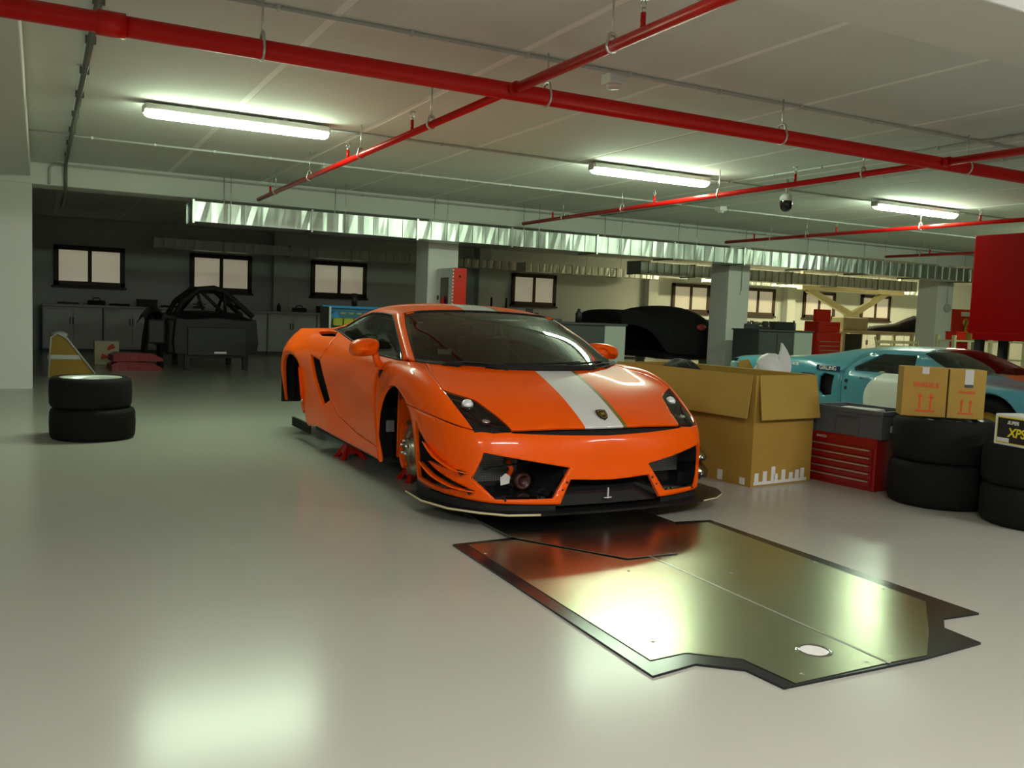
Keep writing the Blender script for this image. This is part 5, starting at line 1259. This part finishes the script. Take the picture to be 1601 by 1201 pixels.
for i, (x, c_) in enumerate(((.3, 'chest_bright'), (.75, 'cardboard'), (1.3, 'chest_bright'), (1.75, 'dark_tool'))):
    o = MB().box(-.14, .14, -.12, .12, 0, .16, bev=.01).box(-.145, .145, -.125, .125, .13, .15).build('parts_bin', mm(c_)); o.location = (a.x + .3 + x, 11.4, 1.012)
    tag(o, ['red parts bin on shelf rack nearest the blue coupe', 'brown parts bin on the shelf rack', 'red parts bin farther along the shelf rack', 'black parts bin at the end of the shelf rack'][i], 'bin')

# bare race chassis on a stand in the dark left bay
ch = thing('race_chassis', 'bare dark race car chassis with roll cage in dark left bay', 'car', (0, 16.2, 0))
def c3(px_, py_, dy=0.0): v = ony(px_, py_, 16.2 + dy); return (v.x, v.y - 16.2, v.z)
x0 = c3(275, 500)[0]; x1 = c3(402, 500)[0]; xm = (x0 + x1) / 2
zf = c3(330, 558)[2]; zc1 = c3(330, 512)[2]; zr = c3(330, 450)[2]; zs = c3(330, 490)[2]
tb = MB(); hw = (x1 - x0) / 2
g = [[(xm + hw * k, y, z) for (k, z) in ((-1.0, zf + .05), (-1.04, zf + .25), (-.98, zs - .1), (-.7, zs + h_), (0, zs + h_ + .04), (.7, zs + h_), (.98, zs - .1), (1.04, zf + .25), (1.0, zf + .05))] for y, h_ in ((0, -.12), (.1, -.05), (.6, .0), (1.4, .0), (2.4, -.02), (3.2, -.05))]
tb.grid(g); tb.bm.faces.new([tb.bm.verts.new(p) for p in g[0]]); tb.bm.faces.new([tb.bm.verts.new(p) for p in g[-1]])
tb.build('tub', mm('dark_tool'), ch)
MB().box(xm - hw * .72, xm + hw * .72, -.05, .0, zf + .02, zc1, bev=.01).build('rear_bulkhead', mm('chassis_grey'), ch)
MB().box(xm - .05, xm + .15, -.06, -.05, zf + .06, zf + .09).build('bracket', mm('zinc'), ch)
cg = MB()
A1 = [(x0 + .02, .25, zs - .05), (x0 + .15, .3, zr - .25), (x0 + .42, .35, zr - .03), (xm, .38, zr), (x1 - .5, .35, zr - .05), (x1 - .2, .3, zr - .32), (x1 - .02, .25, zs - .05)]
cg.tube(A1, .05, 10); cg.tube([(x, y + 1.0, z + (.0 if 0 < i < 6 else 0)) for i, (x, y, z) in enumerate(A1)], .045, 10)
for i in (1, 2, 4, 5): p = A1[i]; cg.tube([p, (p[0], p[1] + 1.0, p[2])], .04, 8); 
cg.tube([A1[2], (xm + .15, .4, zs + .02)], .03, 8); cg.tube([(x0 + .5, .4, zs + .05), (xm - .3, .38, zr - .04)], .025, 8); cg.tube([A1[4], (xm + .2, .4, zs + .02)], .03, 8); cg.tube([(xm + .1, .38, zr - .02), (xm + .45, .4, zs)], .025, 8)
cg.tube([A1[4], (A1[4][0] + .12, 1.9, zs)], .03, 8); cg.tube([A1[2], (A1[2][0] - .1, 1.9, zs)], .03, 8)
cg.build('roll_cage', mm('matt_black'), ch)
for x in (xm - hw * .72, xm + hw * .72):
    for y in (.05, 1.6): MB().box(x - .045, x + .045, y - .045, y + .045, 0, zf + .05, bev=.006).build('stand_leg', mm('dark_tool'), ch)
MB().box(xm - hw * .78, xm + hw * .78, 0, .08, zf - .02, zf + .06, bev=.006).build('stand_beam', mm('dark_tool'), ch)
sx = c3(262, 500)[0]
MB().box(x0 - .10, x0 + .05, .3, 1.2, zf + .02, zs - .12, bev=.04).build('side_pod', mm('chassis_grey'), ch)
# loose body panel on its own trestle
bp_ = thing('body_panel', 'dark loose body panel on trestle beside the race chassis', 'car part', (ony(226, 548, 16.6).x, 16.6, 0))
MB().tube([(0, 0, .0), (.03, 0, .5), (.10, 0, .95)], .03, 8).build('trestle_leg', mm('matt_black'), bp_); MB().tube([(.28, 0, .0), (.27, 0, .5), (.22, 0, .95)], .03, 8).build('trestle_leg', mm('matt_black'), bp_)
MB().tube([(0, .5, .0), (.03, .5, .5), (.10, .5, .95)], .03, 8).build('trestle_leg', mm('matt_black'), bp_); MB().tube([(.28, .5, .0), (.27, .5, .5), (.22, .5, .95)], .03, 8).build('trestle_leg', mm('matt_black'), bp_)
g = [[(-.05 + .36 * u, y, .95 - .55 * abs(y) * .4 + .16 * math.sin(math.pi * u)) for u in (0, .2, .4, .6, .8, 1.0)] for y in (-.5, -.2, .1, .4, .8, 1.0)]
b_ = MB(); b_.grid(g); b_ = b_.build('shell', mm('chassis_grey'), bp_)
MB().box(.0, .27, -.52, -.46, .45, .86, bev=.03).build('end_cap', mm('chassis_grey'), bp_)

# wrapped wedge, printed box, red ramps at left
wg = thing('wrapped_wedge', 'tall wedge of brown card wrapped in clear film behind left tyres', 'packaging', (.12, 14.7, 0))
zt = ony(80, 522, 14.7).z
MB().prism([(0, 0), (.62, 0), (.60, .05), (.22, zt - .06), (.12, zt), (.03, zt - .05)], 0, .45, Matrix.Rotation(math.pi / 2, 4, 'X') @ Matrix.Translation((0, 0, -.45))).build('card_body', mm('cardboard'), wg)
MB().prism([(-.012, zt * .42), (.43, zt * .42), (.40, zt * .52), (-.008, zt * .52)], -.012, .46, Matrix.Rotation(math.pi / 2, 4, 'X') @ Matrix.Translation((0, 0, -.45))).build('film_band', mm('tape'), wg)
MB().tube([(0.0, -.02, 0), (.03, -.02, zt - .05), (.12, -.02, zt + .01), (.24, -.02, zt - .06), (.62, -.02, .05)], .014, 8).build('film_edge', mm('tape'), wg)
MB().sphere((.14, .15, zt - .02), .10, 1.2, 1.0, .6).build('film_knot', mm('tape'), wg)
pbx = thing('printed_box', 'small cream printed box standing by the red ramps in dark bay', 'box', (.86, 17.4, 0)); zt = ony(160, 533, 17.4).z
MB().box(0, .40, 0, .3, 0, zt, bev=.01).build('body', mm('cream_metal'), pbx)
MB().prism([(.10, .10), (.30, .12), (.33, .18), (.22, .16), (.12, .2)], .0, .003, Matrix.Rotation(math.pi / 2, 4, 'X')).build('print', mm('print_red'), pbx)
MB().prism([(.2, .25), (.34, .3), (.3, .38), (.22, .33)], .0, .003, Matrix.Rotation(math.pi / 2, 4, 'X')).build('print', mm('print_red'), pbx)
for k, z in enumerate((0, .15)):
    r0 = thing('plastic_ramp', ['lower red plastic ramp of the pair in dark left bay', 'upper red plastic ramp of the pair in dark left bay'][k], 'ramp', (1.05 + .02 * k, 16.0 + .03 * k, z), .12, 'red ramps stacked in the left bay')
    MB().prism([(0, 0), (.78, 0), (.78, .05), (.62, .13), (.10, .145), (0, .10)], 0, .42, Matrix.Rotation(math.pi / 2, 4, 'X') @ Matrix.Translation((0, 0, -.42))).build('body', mm('chest_red'), r0)
    for i in range(4): MB().box(.1 + i * .15, .18 + i * .15, -.006, 0, .03, .10, bev=.004).build('recess', mm('chest_red'), r0)
lad = thing('trestle', 'small dark trestle by the back wall beyond the orange car roof', 'trestle', (ony(768, 478, 20.5).x, 20.5, 0)); zt = ony(768, 465, 20.5).z
for x in (0, .42):
    MB().tube([(x - .07, -.2, 0), (x, 0, zt)], .025, 8).build('leg', mm('dark_tool'), lad); MB().tube([(x + .07, .2, 0), (x, 0, zt)], .025, 8).build('leg', mm('dark_tool'), lad)
MB().box(-.02, .44, -.03, .03, zt - .35, zt - .30).build('rung', mm('dark_tool'), lad)
